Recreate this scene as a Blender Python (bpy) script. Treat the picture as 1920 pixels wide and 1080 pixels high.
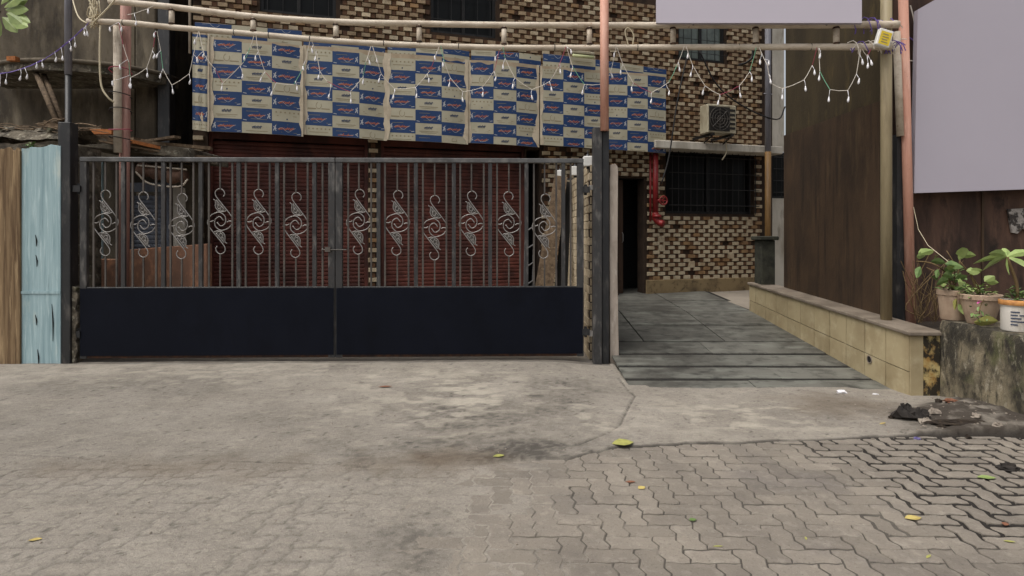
import bpy, math, random
import numpy as np
from mathutils import Matrix, Vector
random.seed(7); rng = np.random.default_rng(5)
scn = bpy.context.scene
for o in list(bpy.data.objects): bpy.data.objects.remove(o)

# ------------------------------------------------------------------ camera, sky, sun, exposure
H, FPX, HOR = 1.45, 1100.0, 439.0          # eye height, focal length and horizon row measured on the 1920x1080 photograph
cd = bpy.data.cameras.new('camera'); cam = bpy.data.objects.new('camera', cd)
scn.collection.objects.link(cam); scn.camera = cam
cam.location = (0, 0, H); cam.rotation_euler = (math.radians(90), 0, 0)
cd.sensor_width = 36; cd.lens = 36*FPX/1920; cd.shift_y = -(540-HOR)/1920
cd.clip_start = .05; cd.clip_end = 500
SUN_EL, SUN_AZ = math.radians(63), math.radians(236)      # azimuth clockwise from +Y: high, behind the camera on the left
w = bpy.data.worlds.new('World'); scn.world = w; w.use_nodes = True
nt = w.node_tree; nt.nodes.clear()
sky = nt.nodes.new('ShaderNodeTexSky'); sky.sky_type = 'NISHITA'; sky.sun_disc = False
sky.sun_elevation = SUN_EL; sky.sun_rotation = SUN_AZ; sky.dust_density = 6; sky.air_density = 1.0; sky.ozone_density = .6
hs = nt.nodes.new('ShaderNodeHueSaturation'); hs.inputs['Saturation'].default_value = .30   # overcast: nearly colourless sky
bg = nt.nodes.new('ShaderNodeBackground'); bg.inputs[1].default_value = .13
wo = nt.nodes.new('ShaderNodeOutputWorld')
nt.links.new(sky.outputs[0], hs.inputs['Color']); nt.links.new(hs.outputs[0], bg.inputs[0]); nt.links.new(bg.outputs[0], wo.inputs[0])
sl = bpy.data.lights.new('sun', 'SUN'); sl.energy = 1.1; sl.angle = math.radians(35); sl.color = (1, .96, .9)
so = bpy.data.objects.new('sun', sl); scn.collection.objects.link(so)
dirv = Vector((math.sin(SUN_AZ)*math.cos(SUN_EL), math.cos(SUN_AZ)*math.cos(SUN_EL), math.sin(SUN_EL)))
so.rotation_euler = (-dirv).to_track_quat('-Z', 'Y').to_euler(); so.location = dirv*30
scn.view_settings.view_transform = 'Standard'; scn.view_settings.look = 'None'
scn.view_settings.exposure = .42; scn.view_settings.gamma = 1
scn.cycles.max_bounces = 6

# ------------------------------------------------------------------ helpers
def C(r, g, b):
    f = lambda c: (c/255/12.92) if c/255 <= .04045 else ((c/255+.055)/1.055)**2.4
    return (f(r), f(g), f(b), 1)
def at(u, v, Y): return Vector(((u-960)/FPX*Y, Y, H-(v-HOR)/FPX*Y))
def gp(u, v, z=0):
    Y = (H-z)*FPX/(v-HOR); return Vector(((u-960)/FPX*Y, Y, z))
class Frame:                                   # an upright plane in the place: s along it, d in front of it, z up
    def __init__(s, org, ang):
        s.M = Matrix.Translation(org) @ Matrix.Rotation(ang, 4, 'Z'); s.I = s.M.inverted(); s.ang = ang
    def px(s, u, v, d=0):
        o = s.I @ Vector((0, 0, H)); p = s.I @ Vector(((u-960)/FPX, 1, H-(v-HOR)/FPX)); r = p-o
        t = (-d-o.y)/r.y; q = o+r*t; return q.x, q.z
    def w(s, x, d, z): return s.M @ Vector((x, -d, z))
FAC = Frame((0, 9.94, 0), math.radians(17.3))
GAT = Frame((0, 6.6, 0), math.radians(1.4))
PM = {}
def tag(o, label=None, cat=None, group=None, kind=None):
    if label: o['label'] = label
    if cat: o['category'] = cat
    if group: o['group'] = group
    if kind: o['kind'] = kind
    return o
def thing(name, loc, label, cat, group=None, rz=0):
    o = bpy.data.objects.new(name, None); o.empty_display_size = .1; scn.collection.objects.link(o)
    o.location = loc; o.rotation_euler = (0, 0, rz)
    PM[o] = Matrix.Translation(loc) @ Matrix.Rotation(rz, 4, 'Z')
    return tag(o, label, cat, group)
class MB:
    def __init__(s, xf=None): s.v = []; s.f = []; s.m = []; s.xf = xf
    def add(s, vs, fs, m=0):
        n = len(s.v)
        for p in vs:
            p = Vector(p); s.v.append(s.xf @ p if s.xf else p)
        for f in fs: s.f.append([i+n for i in f]); s.m.append(m)
        return s
    def box(s, x0, x1, y0, y1, z0, z1, m=0, ch=0):
        if x1 < x0: x0, x1 = x1, x0
        if y1 < y0: y0, y1 = y1, y0
        if z1 < z0: z0, z1 = z1, z0
        if ch:
            ch = min(ch, (x1-x0)*.45, (y1-y0)*.45, (z1-z0)*.45)
            P = []
            for (x, y, z, sx, sy, sz) in [(a, b, c, i, j, k) for (a, i) in ((x0, 1), (x1, -1)) for (b, j) in ((y0, 1), (y1, -1)) for (c, k) in ((z0, 1), (z1, -1))]:
                P += [(x, y+sy*ch, z+sz*ch), (x+sx*ch, y, z+sz*ch), (x+sx*ch, y+sy*ch, z)]
            I = lambda a, b, c, k: (a*4+b*2+c)*3+k
            F = [[I(0,0,0,0), I(0,0,1,0), I(0,1,1,0), I(0,1,0,0)], [I(1,0,0,0), I(1,1,0,0), I(1,1,1,0), I(1,0,1,0)],
                 [I(0,0,0,1), I(1,0,0,1), I(1,0,1,1), I(0,0,1,1)], [I(0,1,0,1), I(0,1,1,1), I(1,1,1,1), I(1,1,0,1)],
                 [I(0,0,0,2), I(0,1,0,2), I(1,1,0,2), I(1,0,0,2)], [I(0,0,1,2), I(1,0,1,2), I(1,1,1,2), I(0,1,1,2)]]
            for a in (0, 1):
                for b in (0, 1):
                    F.append([I(a,b,0,0), I(a,b,0,1), I(a,b,1,1), I(a,b,1,0)]); F.append([I(a,0,b,0), I(a,1,b,0), I(a,1,b,2), I(a,0,b,2)]) 
                    F.append([I(0,a,b,1), I(1,a,b,1), I(1,a,b,2), I(0,a,b,2)])
                    for c in (0, 1): F.append([I(a,b,c,0), I(a,b,c,1), I(a,b,c,2)])
            return s.add(P, F, m)
        P = [(x, y, z) for x in (x0, x1) for y in (y0, y1) for z in (z0, z1)]
        return s.add(P, [[0,1,3,2], [4,6,7,5], [0,4,5,1], [2,3,7,6], [0,2,6,4], [1,5,7,3]], m)
    def quad(s, a, b, c, d, m=0): return s.add([a, b, c, d], [[0, 1, 2, 3]], m)
    def prism(s, poly, y0, y1, m=0):             # polygon in xz, extruded along y
        n = len(poly)
        P = [(x, y0, z) for x, z in poly]+[(x, y1, z) for x, z in poly]
        return s.add(P, [list(range(n)), list(range(2*n-1, n-1, -1))]+[[i, i+n, (i+1) % n+n, (i+1) % n] for i in range(n)], m)
    def slab(s, poly, z0, z1, m=0):              # polygon in xy, extruded along z
        n = len(poly)
        P = [(x, y, z0) for x, y in poly]+[(x, y, z1) for x, y in poly]
        return s.add(P, [list(range(n-1, -1, -1)), list(range(n, 2*n))]+[[i, (i+1) % n, (i+1) % n+n, i+n] for i in range(n)], m)
    def tube(s, pts, r, n=8, m=0, cap=True):
        pts = [Vector(p) for p in pts]; k = len(pts)
        rs = r if isinstance(r, (list, tuple)) else [r]*k
        t0 = (pts[1]-pts[0]).normalized(); up = Vector((0, 0, 1)) if abs(t0.z) < .9 else Vector((1, 0, 0))
        a = t0.cross(up).normalized(); V = []
        for i, p in enumerate(pts):
            t = (pts[min(i+1, k-1)]-pts[max(i-1, 0)]).normalized()
            a = (a-t*a.dot(t)).normalized(); b = t.cross(a)
            for j in range(n):
                an = 2*math.pi*j/n; V.append(p+(a*math.cos(an)+b*math.sin(an))*rs[i])
        F = [[i*n+j, i*n+(j+1) % n, (i+1)*n+(j+1) % n, (i+1)*n+j] for i in range(k-1) for j in range(n)]
        if cap: F += [list(range(n-1, -1, -1)), list(range((k-1)*n, k*n))]
        return s.add(V, F, m)
    def lathe(s, c, prof, n=20, m=0):
        V = [(c[0]+r*math.cos(2*math.pi*j/n), c[1]+r*math.sin(2*math.pi*j/n), c[2]+z) for r, z in prof for j in range(n)]
        F = [[i*n+j, i*n+(j+1) % n, (i+1)*n+(j+1) % n, (i+1)*n+j] for i in range(len(prof)-1) for j in range(n)]
        return s.add(V, F, m)
    def leaf(s, base, d, L, W, droop=.3, m=0, fold=.25, side=None):
        base = Vector(base); d = Vector(d).normalized()
        sd = d.cross(Vector((0, 0, 1))) if side is None else Vector(side)
        if sd.length < .05: sd = Vector((1, 0, 0))
        sd.normalize(); nn = sd.cross(d).normalized(); V = []
        for t, wd in ((0, .06), (.2, .62), (.45, 1), (.72, .75), (.9, .33), (1, .02)):
            p = base+d*L*t+Vector((0, 0, -1))*droop*L*t*t
            V += [p-sd*W*.5*wd+nn*W*fold*wd*.5, p, p+sd*W*.5*wd+nn*W*fold*wd*.5]
        F = []
        for i in range(5):
            for j in range(2): F.append([i*3+j, i*3+j+1, i*3+j+4, i*3+j+3])
        return s.add(V, F, m)
    def build(s, name, mats, parent=None, smooth=False, bevel=0, origin=None):
        if not isinstance(mats, (list, tuple)): mats = [mats]
        if parent is not None: inv = PM[parent].inverted()
        else:
            if origin is None:
                xs = [p.x for p in s.v]; ys = [p.y for p in s.v]; zs = [p.z for p in s.v]
                origin = Vector(((min(xs)+max(xs))/2, (min(ys)+max(ys))/2, min(zs)))
            inv = Matrix.Translation(-Vector(origin))
        me = bpy.data.meshes.new(name); me.from_pydata([inv @ p for p in s.v], [], s.f)
        for mt in mats: me.materials.append(mt)
        if len(mats) > 1: me.polygons.foreach_set('material_index', s.m)
        if smooth: me.polygons.foreach_set('use_smooth', [True]*len(me.polygons))
        me.update()
        o = bpy.data.objects.new(name, me); scn.collection.objects.link(o)
        if parent is not None: o.parent = parent; PM[o] = PM[parent]
        else: o.location = origin; PM[o] = Matrix.Translation(origin)
        if bevel:
            b = o.modifiers.new('bevel', 'BEVEL'); b.width = bevel; b.segments = 2; b.limit_method = 'ANGLE'
        return o
def smooth_path(pts, n=6):                      # Catmull-Rom
    pts = [Vector(p) for p in pts]; q = [pts[0]*2-pts[1]]+pts+[pts[-1]*2-pts[-2]]; out = []
    for i in range(1, len(q)-2):
        for k in range(n):
            t = k/n; a, b, c, d = q[i-1], q[i], q[i+1], q[i+2]
            out.append(.5*((2*b)+(c-a)*t+(2*a-5*b+4*c-d)*t*t+(3*b-a-3*c+d)*t**3))
    return out+[pts[-1]]
def inst(name, mesh, mw, parent):
    o = bpy.data.objects.new(name, mesh); scn.collection.objects.link(o); o.parent = parent
    o.matrix_local = PM[parent].inverted() @ mw; return o

# ------------------------------------------------------------------ materials
def M(name, col, layers=(), rough=.8, bump=0, bscale=60, metal=0, rnd=0, spec=.35, attr=None, bdist=.01, trans=0):
    m = bpy.data.materials.new(name); m.use_nodes = True; t = m.node_tree; N = t.nodes; L = t.links
    b = N['Principled BSDF']; geo = N.new('ShaderNodeNewGeometry')
    rgb = N.new('ShaderNodeRGB'); rgb.outputs[0].default_value = col; cur = rgb.outputs[0]
    def noise(scl, det=6, ro=.62):
        mp = N.new('ShaderNodeVectorMath'); mp.operation = 'MULTIPLY'; mp.inputs[1].default_value = scl
        L.new(geo.outputs['Position'], mp.inputs[0])
        nz = N.new('ShaderNodeTexNoise'); nz.inputs['Scale'].default_value = 1; nz.inputs['Detail'].default_value = det; nz.inputs['Roughness'].default_value = ro
        L.new(mp.outputs[0], nz.inputs['Vector']); return nz.outputs[0]
    def mix(a, c2, fac):
        x = N.new('ShaderNodeMix'); x.data_type = 'RGBA'; L.new(fac, x.inputs[0]); L.new(a, x.inputs[6])
        if isinstance(c2, tuple): x.inputs[7].default_value = c2
        else: L.new(c2, x.inputs[7])
        return x.outputs[2]
    for (c2, scl, lo, hi, amt) in layers:
        if not isinstance(scl, tuple): scl = (scl,)*3
        mr = N.new('ShaderNodeMapRange'); mr.inputs[1].default_value = lo; mr.inputs[2].default_value = hi; mr.inputs[3].default_value = 0; mr.inputs[4].default_value = amt
        L.new(noise(scl), mr.inputs[0]); cur = mix(cur, c2, mr.outputs[0])
    if attr:                                     # stains with a shape of their own and the gate's painted contact shadow, held by named mesh attributes
        for an, c2 in attr:
            a = N.new('ShaderNodeAttribute'); a.attribute_name = an; cur = mix(cur, c2, a.outputs['Fac'])
    if rnd:
        oi = N.new('ShaderNodeObjectInfo'); mr = N.new('ShaderNodeMapRange'); mr.inputs[3].default_value = 1-rnd; mr.inputs[4].default_value = 1+rnd
        L.new(oi.outputs['Random'], mr.inputs[0]); h = N.new('ShaderNodeHueSaturation'); L.new(mr.outputs[0], h.inputs['Value']); L.new(cur, h.inputs['Color']); cur = h.outputs[0]
    L.new(cur, b.inputs['Base Color']); b.inputs['Roughness'].default_value = rough; b.inputs['Metallic'].default_value = metal
    b.inputs['Specular IOR Level'].default_value = spec
    if bump:
        bp = N.new('ShaderNodeBump'); bp.inputs['Strength'].default_value = bump; bp.inputs['Distance'].default_value = bdist
        L.new(noise((bscale,)*3 if not isinstance(bscale, tuple) else bscale, 8, .7), bp.inputs['Height']); L.new(bp.outputs[0], b.inputs['Normal'])
    return m
K = {}
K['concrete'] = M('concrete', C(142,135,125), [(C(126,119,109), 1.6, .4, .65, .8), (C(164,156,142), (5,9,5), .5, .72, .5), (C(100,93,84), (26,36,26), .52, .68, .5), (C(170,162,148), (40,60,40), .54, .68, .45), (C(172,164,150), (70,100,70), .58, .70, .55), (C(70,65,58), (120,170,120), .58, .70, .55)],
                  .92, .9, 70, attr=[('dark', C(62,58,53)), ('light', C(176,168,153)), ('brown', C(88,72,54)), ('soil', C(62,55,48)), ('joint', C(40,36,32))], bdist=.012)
K['paver'] = M('paver', C(128,120,109), [(C(108,101,93), 2.2, .42, .66, .8), (C(152,145,133), 14, .52, .7, .5), (C(78,73,67), 60, .56, .72, .6), (C(164,156,144), 110, .58, .72, .5), (C(84,80,82), .9, .55, .75, .5)], .88, .8, 110, rnd=.11, bdist=.006)
K['kota'] = M('kota_stone', C(100,99,92), [(C(64,62,57), (.9,.6,.9), .42, .6, .9), (C(124,126,117), (2,7,2), .5, .7, .6), (C(44,43,40), (6,8,6), .5, .66, .75), (C(132,132,122), 40, .6, .72, .4)], .6, .25, 30, rnd=.1, spec=.4)
K['joint'] = M('black_joint', C(26,25,23), [(C(44,40,35), 20, .4, .6, .7)], .95, .3, 60)
K['brick_light'] = M('light_cladding_brick', C(182,167,141), [(C(136,114,84), 4, .46, .68, .8), (C(194,180,152), 11, .5, .7, .5), (C(86,70,52), 22, .54, .72, .7)], .75, .35, 80, rnd=.24)
K['brick_tan'] = M('tan_cladding_brick', C(142,112,78), [(C(104,76,50), 5, .45, .66, .8), (C(168,142,108), 11, .52, .7, .5), (C(70,52,38), 22, .55, .72, .6)], .75, .35, 80, rnd=.2)
K['brick_upper'] = M('upper_cladding_brick', C(146,126,100), [(C(112,92,68), 3, .46, .68, .8), (C(172,154,128), 9, .52, .7, .5), (C(74,60,46), 24, .54, .72, .6)], .75, .35, 80, rnd=.16)  # darker tan brick for most of the upper facade
K['brick_dark'] = M('dark_cladding_brick', C(92,64,42), [(C(60,40,27), 7, .4, .65, .8)], .8, .3, 80)
K['mortar'] = M('mortar', C(58,44,33), [(C(36,27,20), 6, .4, .65, .8)], .95, .4, 60)
K['cream'] = M('cream_tile', C(166,152,120), [(C(134,118,88), 2, .42, .68, .8), (C(194,182,152), 6, .52, .72, .5), (C(96,82,54), (10,10,5), .6, .78, .65)], .6, .2, 50, rnd=.07)
K['mossy'] = M('mossy_tile', C(186,168,116), [(C(150,108,48), 7, .44, .6, .8), (C(34,31,26), (11,11,9), .42, .54, .97)], .85, .5, 60)
K['plinth'] = M('dirty_plinth', C(128,110,80), [(C(88,74,54), 3, .42, .65, .8), (C(60,50,38), 12, .55, .7, .7)], .9, .4, 50)
K['coping'] = M('coping_stone', C(126,115,102), [(C(98,88,76), 4, .42, .62, .9), (C(150,140,126), 14, .58, .75, .5)], .7, .3, 40)
K['planter'] = M('mossy_concrete', C(142,131,108), [(C(48,45,39), (2.2,2.2,1.5), .43, .58, .93), (C(178,170,150), (16,16,7), .56, .68, .75), (C(34,32,29), (18,18,7), .54, .68, .85), (C(92,96,56), (4,4,3), .58, .7, .5)], .95, .8, 45, bdist=.02)
K['paleconcrete'] = M('pale_stained_concrete', C(164,152,140), [(C(120,110,100), (6,6,2), .44, .64, .8), (C(36,33,31), (9,9,1.6), .54, .66, .9), (C(192,182,170), (20,20,8), .56, .72, .6)], .9, .5, 50)
K['rustwall'] = M('brown_stained_wall', C(84,62,50), [(C(22,19,16), (3.2,3.2,1.6), .52, .62, .9), (C(52,37,30), (2.5,2.5,.7), .4, .62, .9), (C(116,88,72), (6,6,.8), .54, .72, .6), (C(30,22,17), (7,7,1.1), .54, .72, .8)], .8, .35, 30)
K['brownwall'] = M('dark_brown_sheet', C(66,50,35), [(C(46,35,25), (2.2,2.2,1.4), .4, .64, .85), (C(82,64,45), (7,7,1.4), .54, .72, .45), (C(30,23,16), (10,10,.7), .53, .68, .75), (C(98,80,56), (3,3,.5), .58, .7, .5)], .75, .35, 25)
K['brownwall2'] = M('olive_brown_wall', C(64,54,35), [(C(46,38,24), (1.8,1.8,.6), .4, .62, .9), (C(96,81,48), (5,5,1.4), .55, .72, .6)], .85, .4, 25)
K['plaster'] = M('grimy_plaster', C(98,89,75), [(C(50,44,36), (1.1,1.1,.55), .4, .6, .92), (C(132,122,104), (3.4,3.4,1), .54, .72, .6), (C(36,31,26), (5,5,1.2), .53, .7, .8), (C(70,60,40), (14,14,6), .55, .7, .5)], .95, .6, 30)
K['whitewall'] = M('white_plaster', C(190,184,172), [(C(140,132,118), (3,3,1), .45, .68, .8), (C(96,88,76), (9,9,2), .58, .76, .7)], .9, .3, 40)
K['steel'] = M('black_painted_steel', C(36,36,37), [(C(84,80,76), (14,14,4), .54, .7, .8), (C(24,24,26), 4, .45, .65, .7)], .5, .15, 70, spec=.45)
K['rail'] = M('worn_grey_steel', C(52,51,51), [(C(104,101,97), (16,16,5), .52, .68, .8), (C(42,41,40), (5,5,5), .5, .68, .8), (C(94,66,46), 24, .62, .75, .5)], .5, .15, 70, spec=.45)
K['panel'] = M('navy_black_panel', C(13,16,25), [(C(18,21,31), (1.3,1.3,.8), .42, .66, .8), (C(28,28,33), (40,40,3), .64, .8, .4), (C(9,11,18), (4,4,2), .5, .7, .6)], .58, .25, 3.5, spec=.1)
K['rust'] = M('rusty_edge', C(52,36,28), [(C(88,58,38), 18, .45, .65, .8), (C(26,22,20), 8, .5, .7, .8)], .85, .3, 60)
K['toprail'] = M('grey_top_rail', C(84,84,84), [(C(116,114,110), (9,9,9), .5, .7, .7), (C(50,49,48), (5,5,5), .5, .68, .8)], .5, .15, 70, spec=.45)
K['scroll'] = M('pale_iron_scroll', C(144,140,136), [(C(100,95,90), 30, .5, .68, .7)], .42, .1, 80, metal=.3, spec=.5)
K['bar'] = M('thin_bar', C(84,78,72), [(C(52,49,47), (12,12,4), .45, .65, .9)], .5, .1, 80, spec=.4)
K['pink'] = M('salmon_paint', C(192,142,122), [(C(214,172,154), (9,9,2), .5, .7, .7), (C(136,88,72), (12,12,1.6), .54, .72, .6), (C(100,74,62), 40, .63, .76, .6)], .6, .2, 50)
K['pinkdirty'] = M('faded_pink_paint', C(152,112,100), [(C(118,82,74), (7,7,1.5), .45, .66, .8), (C(176,146,132), (14,14,3), .54, .72, .6), (C(92,78,68), 22, .6, .74, .7)], .7, .2, 50)
K['pipe'] = M('offwhite_pipe_paint', C(198,186,168), [(C(164,148,128), (4,9,9), .44, .66, .8), (C(206,194,176), (9,18,18), .52, .7, .6), (C(126,84,54), 17, .62, .74, .8)], .6, .2, 60)
K['pipegrey'] = M('grey_pipe', C(134,134,142), [(C(106,104,106), (6,6,1.5), .45, .66, .7)], .5, .1, 40)
K['pipecream'] = M('cream_drain_pipe', C(150,137,108), [(C(118,105,80), (8,8,1), .45, .66, .8), (C(176,160,122), (18,18,2), .55, .72, .5)], .55, .1, 40)
K['pipebrown'] = M('brown_stained_pipe', C(112,84,46), [(C(80,58,32), (8,8,1.5), .45, .66, .8)], .6, .1, 40)
K['wood_brown'] = M('weathered_brown_plank', C(128,106,78), [(C(84,64,44), (26,26,1.1), .42, .62, .9), (C(176,152,116), (44,44,2.2), .54, .7, .75), (C(70,50,32), (9,9,.8), .56, .74, .7)], .85, .6, (60,60,3))
K['wood_blue'] = M('pale_blue_plank', C(154,178,182), [(C(122,148,154), (22,22,.9), .44, .64, .8), (C(196,216,216), (40,40,2), .54, .7, .7), (C(92,110,112), (30,30,1.6), .62, .76, .8), (C(206,210,196), (5,5,1.2), .6, .75, .6)], .75, .5, (60,60,3))
K['rubble'] = M('rubble_plaster', C(112,104,90), [(C(56,50,42), 6, .42, .6, .9), (C(182,176,158), 14, .56, .7, .7), (C(74,82,46), 4, .58, .72, .6)], .95, .9, 30, bdist=.03)
K['timber'] = M('scrap_timber', C(112,94,74), [(C(70,56,42), (14,14,14), .42, .62, .8), (C(160,140,112), (26,26,26), .56, .72, .6)], .9, .5, 60, rnd=.3)
K['orange_timber'] = M('orange_timber', C(168,104,56), [(C(118,74,44), 16, .45, .65, .8)], .85, .4, 60)
K['shutter'] = M('maroon_shutter', C(96,51,42), [(C(60,34,29), (2.2,2.2,1.6), .42, .6, .9), (C(112,66,54), (7,7,3), .54, .72, .6), (C(138,100,80), (18,18,30), .68, .78, .5)], .7, .15, 60, rnd=.1)
K['blueshutter'] = M('blue_grey_shutter', C(116,122,134), [(C(82,86,96), (4,4,2), .42, .64, .8), (C(144,146,148), (9,9,4), .55, .72, .6)], .6, .15, 60, rnd=.1)
K['orangewall'] = M('orange_plaster', C(146,108,86), [(C(114,88,74), (3,3,2), .44, .66, .8), (C(206,148,112), (8,8,5), .54, .7, .6), (C(120,100,84), 14, .62, .76, .6)], .9, .4, 40)
K['black'] = M('black_void', C(20,19,19), [(C(30,27,25), 3, .45, .65, .8)], .9, .1, 30)
K['darkframe'] = M('dark_window_frame', C(22,21,21), [(C(44,41,38), 9, .5, .7, .6)], .5, .1, 40)
K['glass'] = M('dark_window_glass', C(14,15,15), [(C(24,25,25), 2, .45, .7, .7)], .3, spec=.15)
K['glassreflect'] = M('painted_reflection_glass', C(96,104,98), [(C(66,74,68), 4, .4, .65, .9)], .15, spec=.5)  # greyish-green reflection painted into the pane colour
K['board'] = M('blank_lilac_grey_board', C(172,166,176), [(C(168,162,172), .8, .4, .65, .7)], .55, spec=.25)
K['boardedge'] = M('board_edge', C(120,116,120), (), .6)
K['card'] = M('bare_cardboard', C(172,156,132), [(C(148,130,106), (4,4,3), .45, .65, .7), (C(190,178,156), 16, .55, .7, .5)], .85, .2, 60)
K['tape'] = M('pale_torn_tape', C(198,185,162), [(C(170,154,130), (5,5,5), .45, .66, .7)], .8, .3, 50)
K['printcream'] = M('cream_print', C(176,170,148), [(C(158,151,128), (3,3,3), .45, .66, .7)], .6)
K['printblue'] = M('blue_print', C(32,58,100), [(C(46,70,110), (2,2,2), .45, .68, .8)], .45)
K['printorange'] = M('orange_print', C(166,92,62), (), .5)
K['printwhite'] = M('white_print', C(170,172,176), (), .5)
K['printink'] = M('ink_print', C(52,62,84), (), .6)
K['printgrey'] = M('grey_print', C(136,124,98), (), .6)
K['acwhite'] = M('aged_white_casing', C(160,152,130), [(C(126,114,92), (6,6,3), .46, .68, .8)], .55)
K['acdark'] = M('dark_grille', C(34,31,27), [(C(52,47,40), 20, .5, .7, .6)], .6)
K['red'] = M('red_pipe_paint', C(128,34,34), [(C(88,24,26), (9,9,2), .45, .66, .8)], .45)
K['bulb'] = M('white_bulb_plastic', C(226,224,226), (), .3, spec=.5)
K['wire_white'] = M('white_wire', C(206,198,186), (), .6)
K['wire_green'] = M('green_wire', C(110,166,134), (), .6)
K['wire_red'] = M('red_wire', C(150,64,80), (), .6)
K['wire_purple'] = M('purple_wire', C(104,84,156), (), .6)
K['cable'] = M('black_cable', C(26,24,24), (), .6)
K['cable_white'] = M('cream_cable', C(190,178,150), (), .6)
K['yellow'] = M('yellow_label', C(216,190,60), [(C(180,150,40), 30, .5, .7, .5)], .5)
K['white'] = M('white_plastic', C(222,220,214), [(C(190,186,176), 8, .5, .7, .6)], .5)
K['tubelight'] = M('pale_tube', C(206,210,160), (), .4)
K['pot'] = M('brown_plastic_pot', C(172,150,128), [(C(140,116,96), (9,9,4), .45, .66, .8), (C(176,154,130), 22, .58, .74, .5)], .7, .2, 60)
K['tub'] = M('white_tub', C(206,200,190), [(C(170,160,144), (9,9,5), .48, .68, .8)], .5, .1, 60)
K['tubrim'] = M('stained_tub_rim', C(186,132,74), [(C(140,92,50), 18, .45, .65, .8)], .7)
K['soil'] = M('soil', C(46,38,31), [(C(74,62,48), 26, .5, .7, .7)], .95, .8, 60, bdist=.02)
K['leaf'] = M('green_leaf', C(104,126,72), [(C(76,100,52), 16, .42, .65, .8)], .5, rnd=.2, spec=.4)
K['leafpale'] = M('pale_green_leaf', C(146,162,98), [(C(116,138,76), 14, .42, .65, .8)], .5, rnd=.2, spec=.4)
K['leafyellow'] = M('yellow_leaf', C(158,156,88), [(C(122,124,66), 24, .45, .65, .7)], .6)
K['leafdry'] = M('dry_leaf', C(182,164,98), [(C(140,118,70), 24, .45, .65, .7)], .7)
K['leafred'] = M('rust_leaf', C(122,82,62), (), .7)
K['stem'] = M('stem', C(96,78,50), (), .8)
K['flower'] = M('pink_flower', C(214,96,168), (), .6)
K['rag'] = M('black_rag', C(44,40,37), [(C(58,52,47), 26, .5, .7, .7)], .95, .8, 60)
K['paper'] = M('white_litter', C(214,212,214), (), .7)
K['rockgrey'] = M('pale_litter', C(144,134,122), [(C(110,100,90), 40, .45, .6, .8)], .9)
K['purple'] = M('purple_litter', C(96,88,130), (), .6)
K['door'] = M('brown_door', C(70,50,36), [(C(46,33,24), (12,12,1), .44, .64, .8)], .6)
K['pillar'] = M('mossy_pillar', C(56,56,46), [(C(32,32,27), 6, .42, .62, .9), (C(90,88,74), 18, .58, .74, .5)], .9, .6, 40)
K['road'] = M('street_ground', C(136,127,114), [(C(112,104,93), 1.2, .4, .65, .8)], .92, .4, 40)
K['roll'] = M('rolled_tarpaulin', C(118,90,74), [(C(78,58,48), 8, .42, .65, .8)], .8, .3, 40)
K['bark'] = M('bark', C(92,80,66), [(C(60,52,42), (12,12,3), .42, .64, .8)], .95, .7, 40)
K['poster'] = M('torn_poster', C(150,144,138), [(C(40,34,32), 12, .46, .54, .95), (C(96,84,72), 30, .5, .7, .6)], .8)

# ------------------------------------------------------------------ ground
def vnoise(x, y, seed=0):
    xi = np.floor(x).astype(int); yi = np.floor(y).astype(int); fx = x-xi; fy = y-yi
    def h(a, b):
        n = (a*374761393+b*668265263+seed*974711) & 0x7fffffff; n = ((n ^ (n >> 13))*1274126177) & 0x7fffffff
        return ((n ^ (n >> 16)) & 0xffff)/65535.
    sx = fx*fx*(3-2*fx); sy = fy*fy*(3-2*fy)
    return (h(xi, yi)*(1-sx)+h(xi+1, yi)*sx)*(1-sy)+(h(xi, yi+1)*(1-sx)+h(xi+1, yi+1)*sx)*sy
def fbm(x, y, seed=0, o=5):
    t = 0; a = .5
    for k in range(o): t = t+a*vnoise(x*2**k, y*2**k, seed+k); a *= .5
    return t/(1-.5**o)
def sst(a, b, x): t = np.clip((x-a)/(b-a), 0, 1); return t*t*(3-2*t)
b = MB(); b.quad((-70,-60,-.09), (70,-60,-.09), (70,80,-.09), (-70,80,-.09))
tag(b.build('ground', K['road']), 'grey street ground around the paving', 'ground', kind='structure')
WP = .1125                                       # half length of a paver
def edge_y(X):                                   # where the concrete stops and the pavers begin
    xs = [-7, -2.2, -1.0, -.3, .35, .75, 1.5, 2.2, 2.9, 3.6, 4.8]; ys = [3.72, 3.68, 3.62, 3.66, 3.78, 4.0, 4.06, 4.14, 4.2, 4.2, 4.15]
    return np.interp(X, xs, ys)
def ramp(Y): return float(np.interp(Y, [5.4, 6.0, 8.85, 11.5], [-.035, .02, .29, .40]))
step = .016
gx = np.arange(-6.8, 4.7, step); gy = np.arange(1.9, 7.0, step)
X, Y = np.meshgrid(gx, gy); ns = lambda k, s: fbm(X*k, Y*k, s)
ey = edge_y(X)+(ns(3, 3)-.5)*.09+(ns(14, 4)-.5)*.03
conc = sst(-.006, .012, Y-ey)
left = sst(.75, -1.1, X+(ns(2.2, 9)-.5)*1.1+(ns(9, 10)-.5)*.35-.15*(Y-3))               # cement slurry hiding the pavers on the left
Xw = X+.012*np.sin(Y*2*math.pi/WP)+(ns(7, 23)-.5)*.03; Yw = Y+.007*np.sin(X*2*math.pi/WP)+(ns(7, 24)-.5)*.03
i = np.floor(Xw/WP).astype(int); j = np.floor(Yw/WP).astype(int); fx = Xw/WP-i; fy = Yw/WP-j; k4 = (i-j) % 4
dl = np.where(k4 == 1, 9, fx); dr = np.where(k4 == 0, 9, 1-fx); dbm = np.where(k4 == 2, 9, fy); dt = np.where(k4 == 3, 9, 1-fy)
jd = np.minimum(np.minimum(dl, dr), np.minimum(dbm, dt))*WP
imprint = sst(.015, .0, jd)*sst(.36, .56, ns(3.5, 21))
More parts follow.
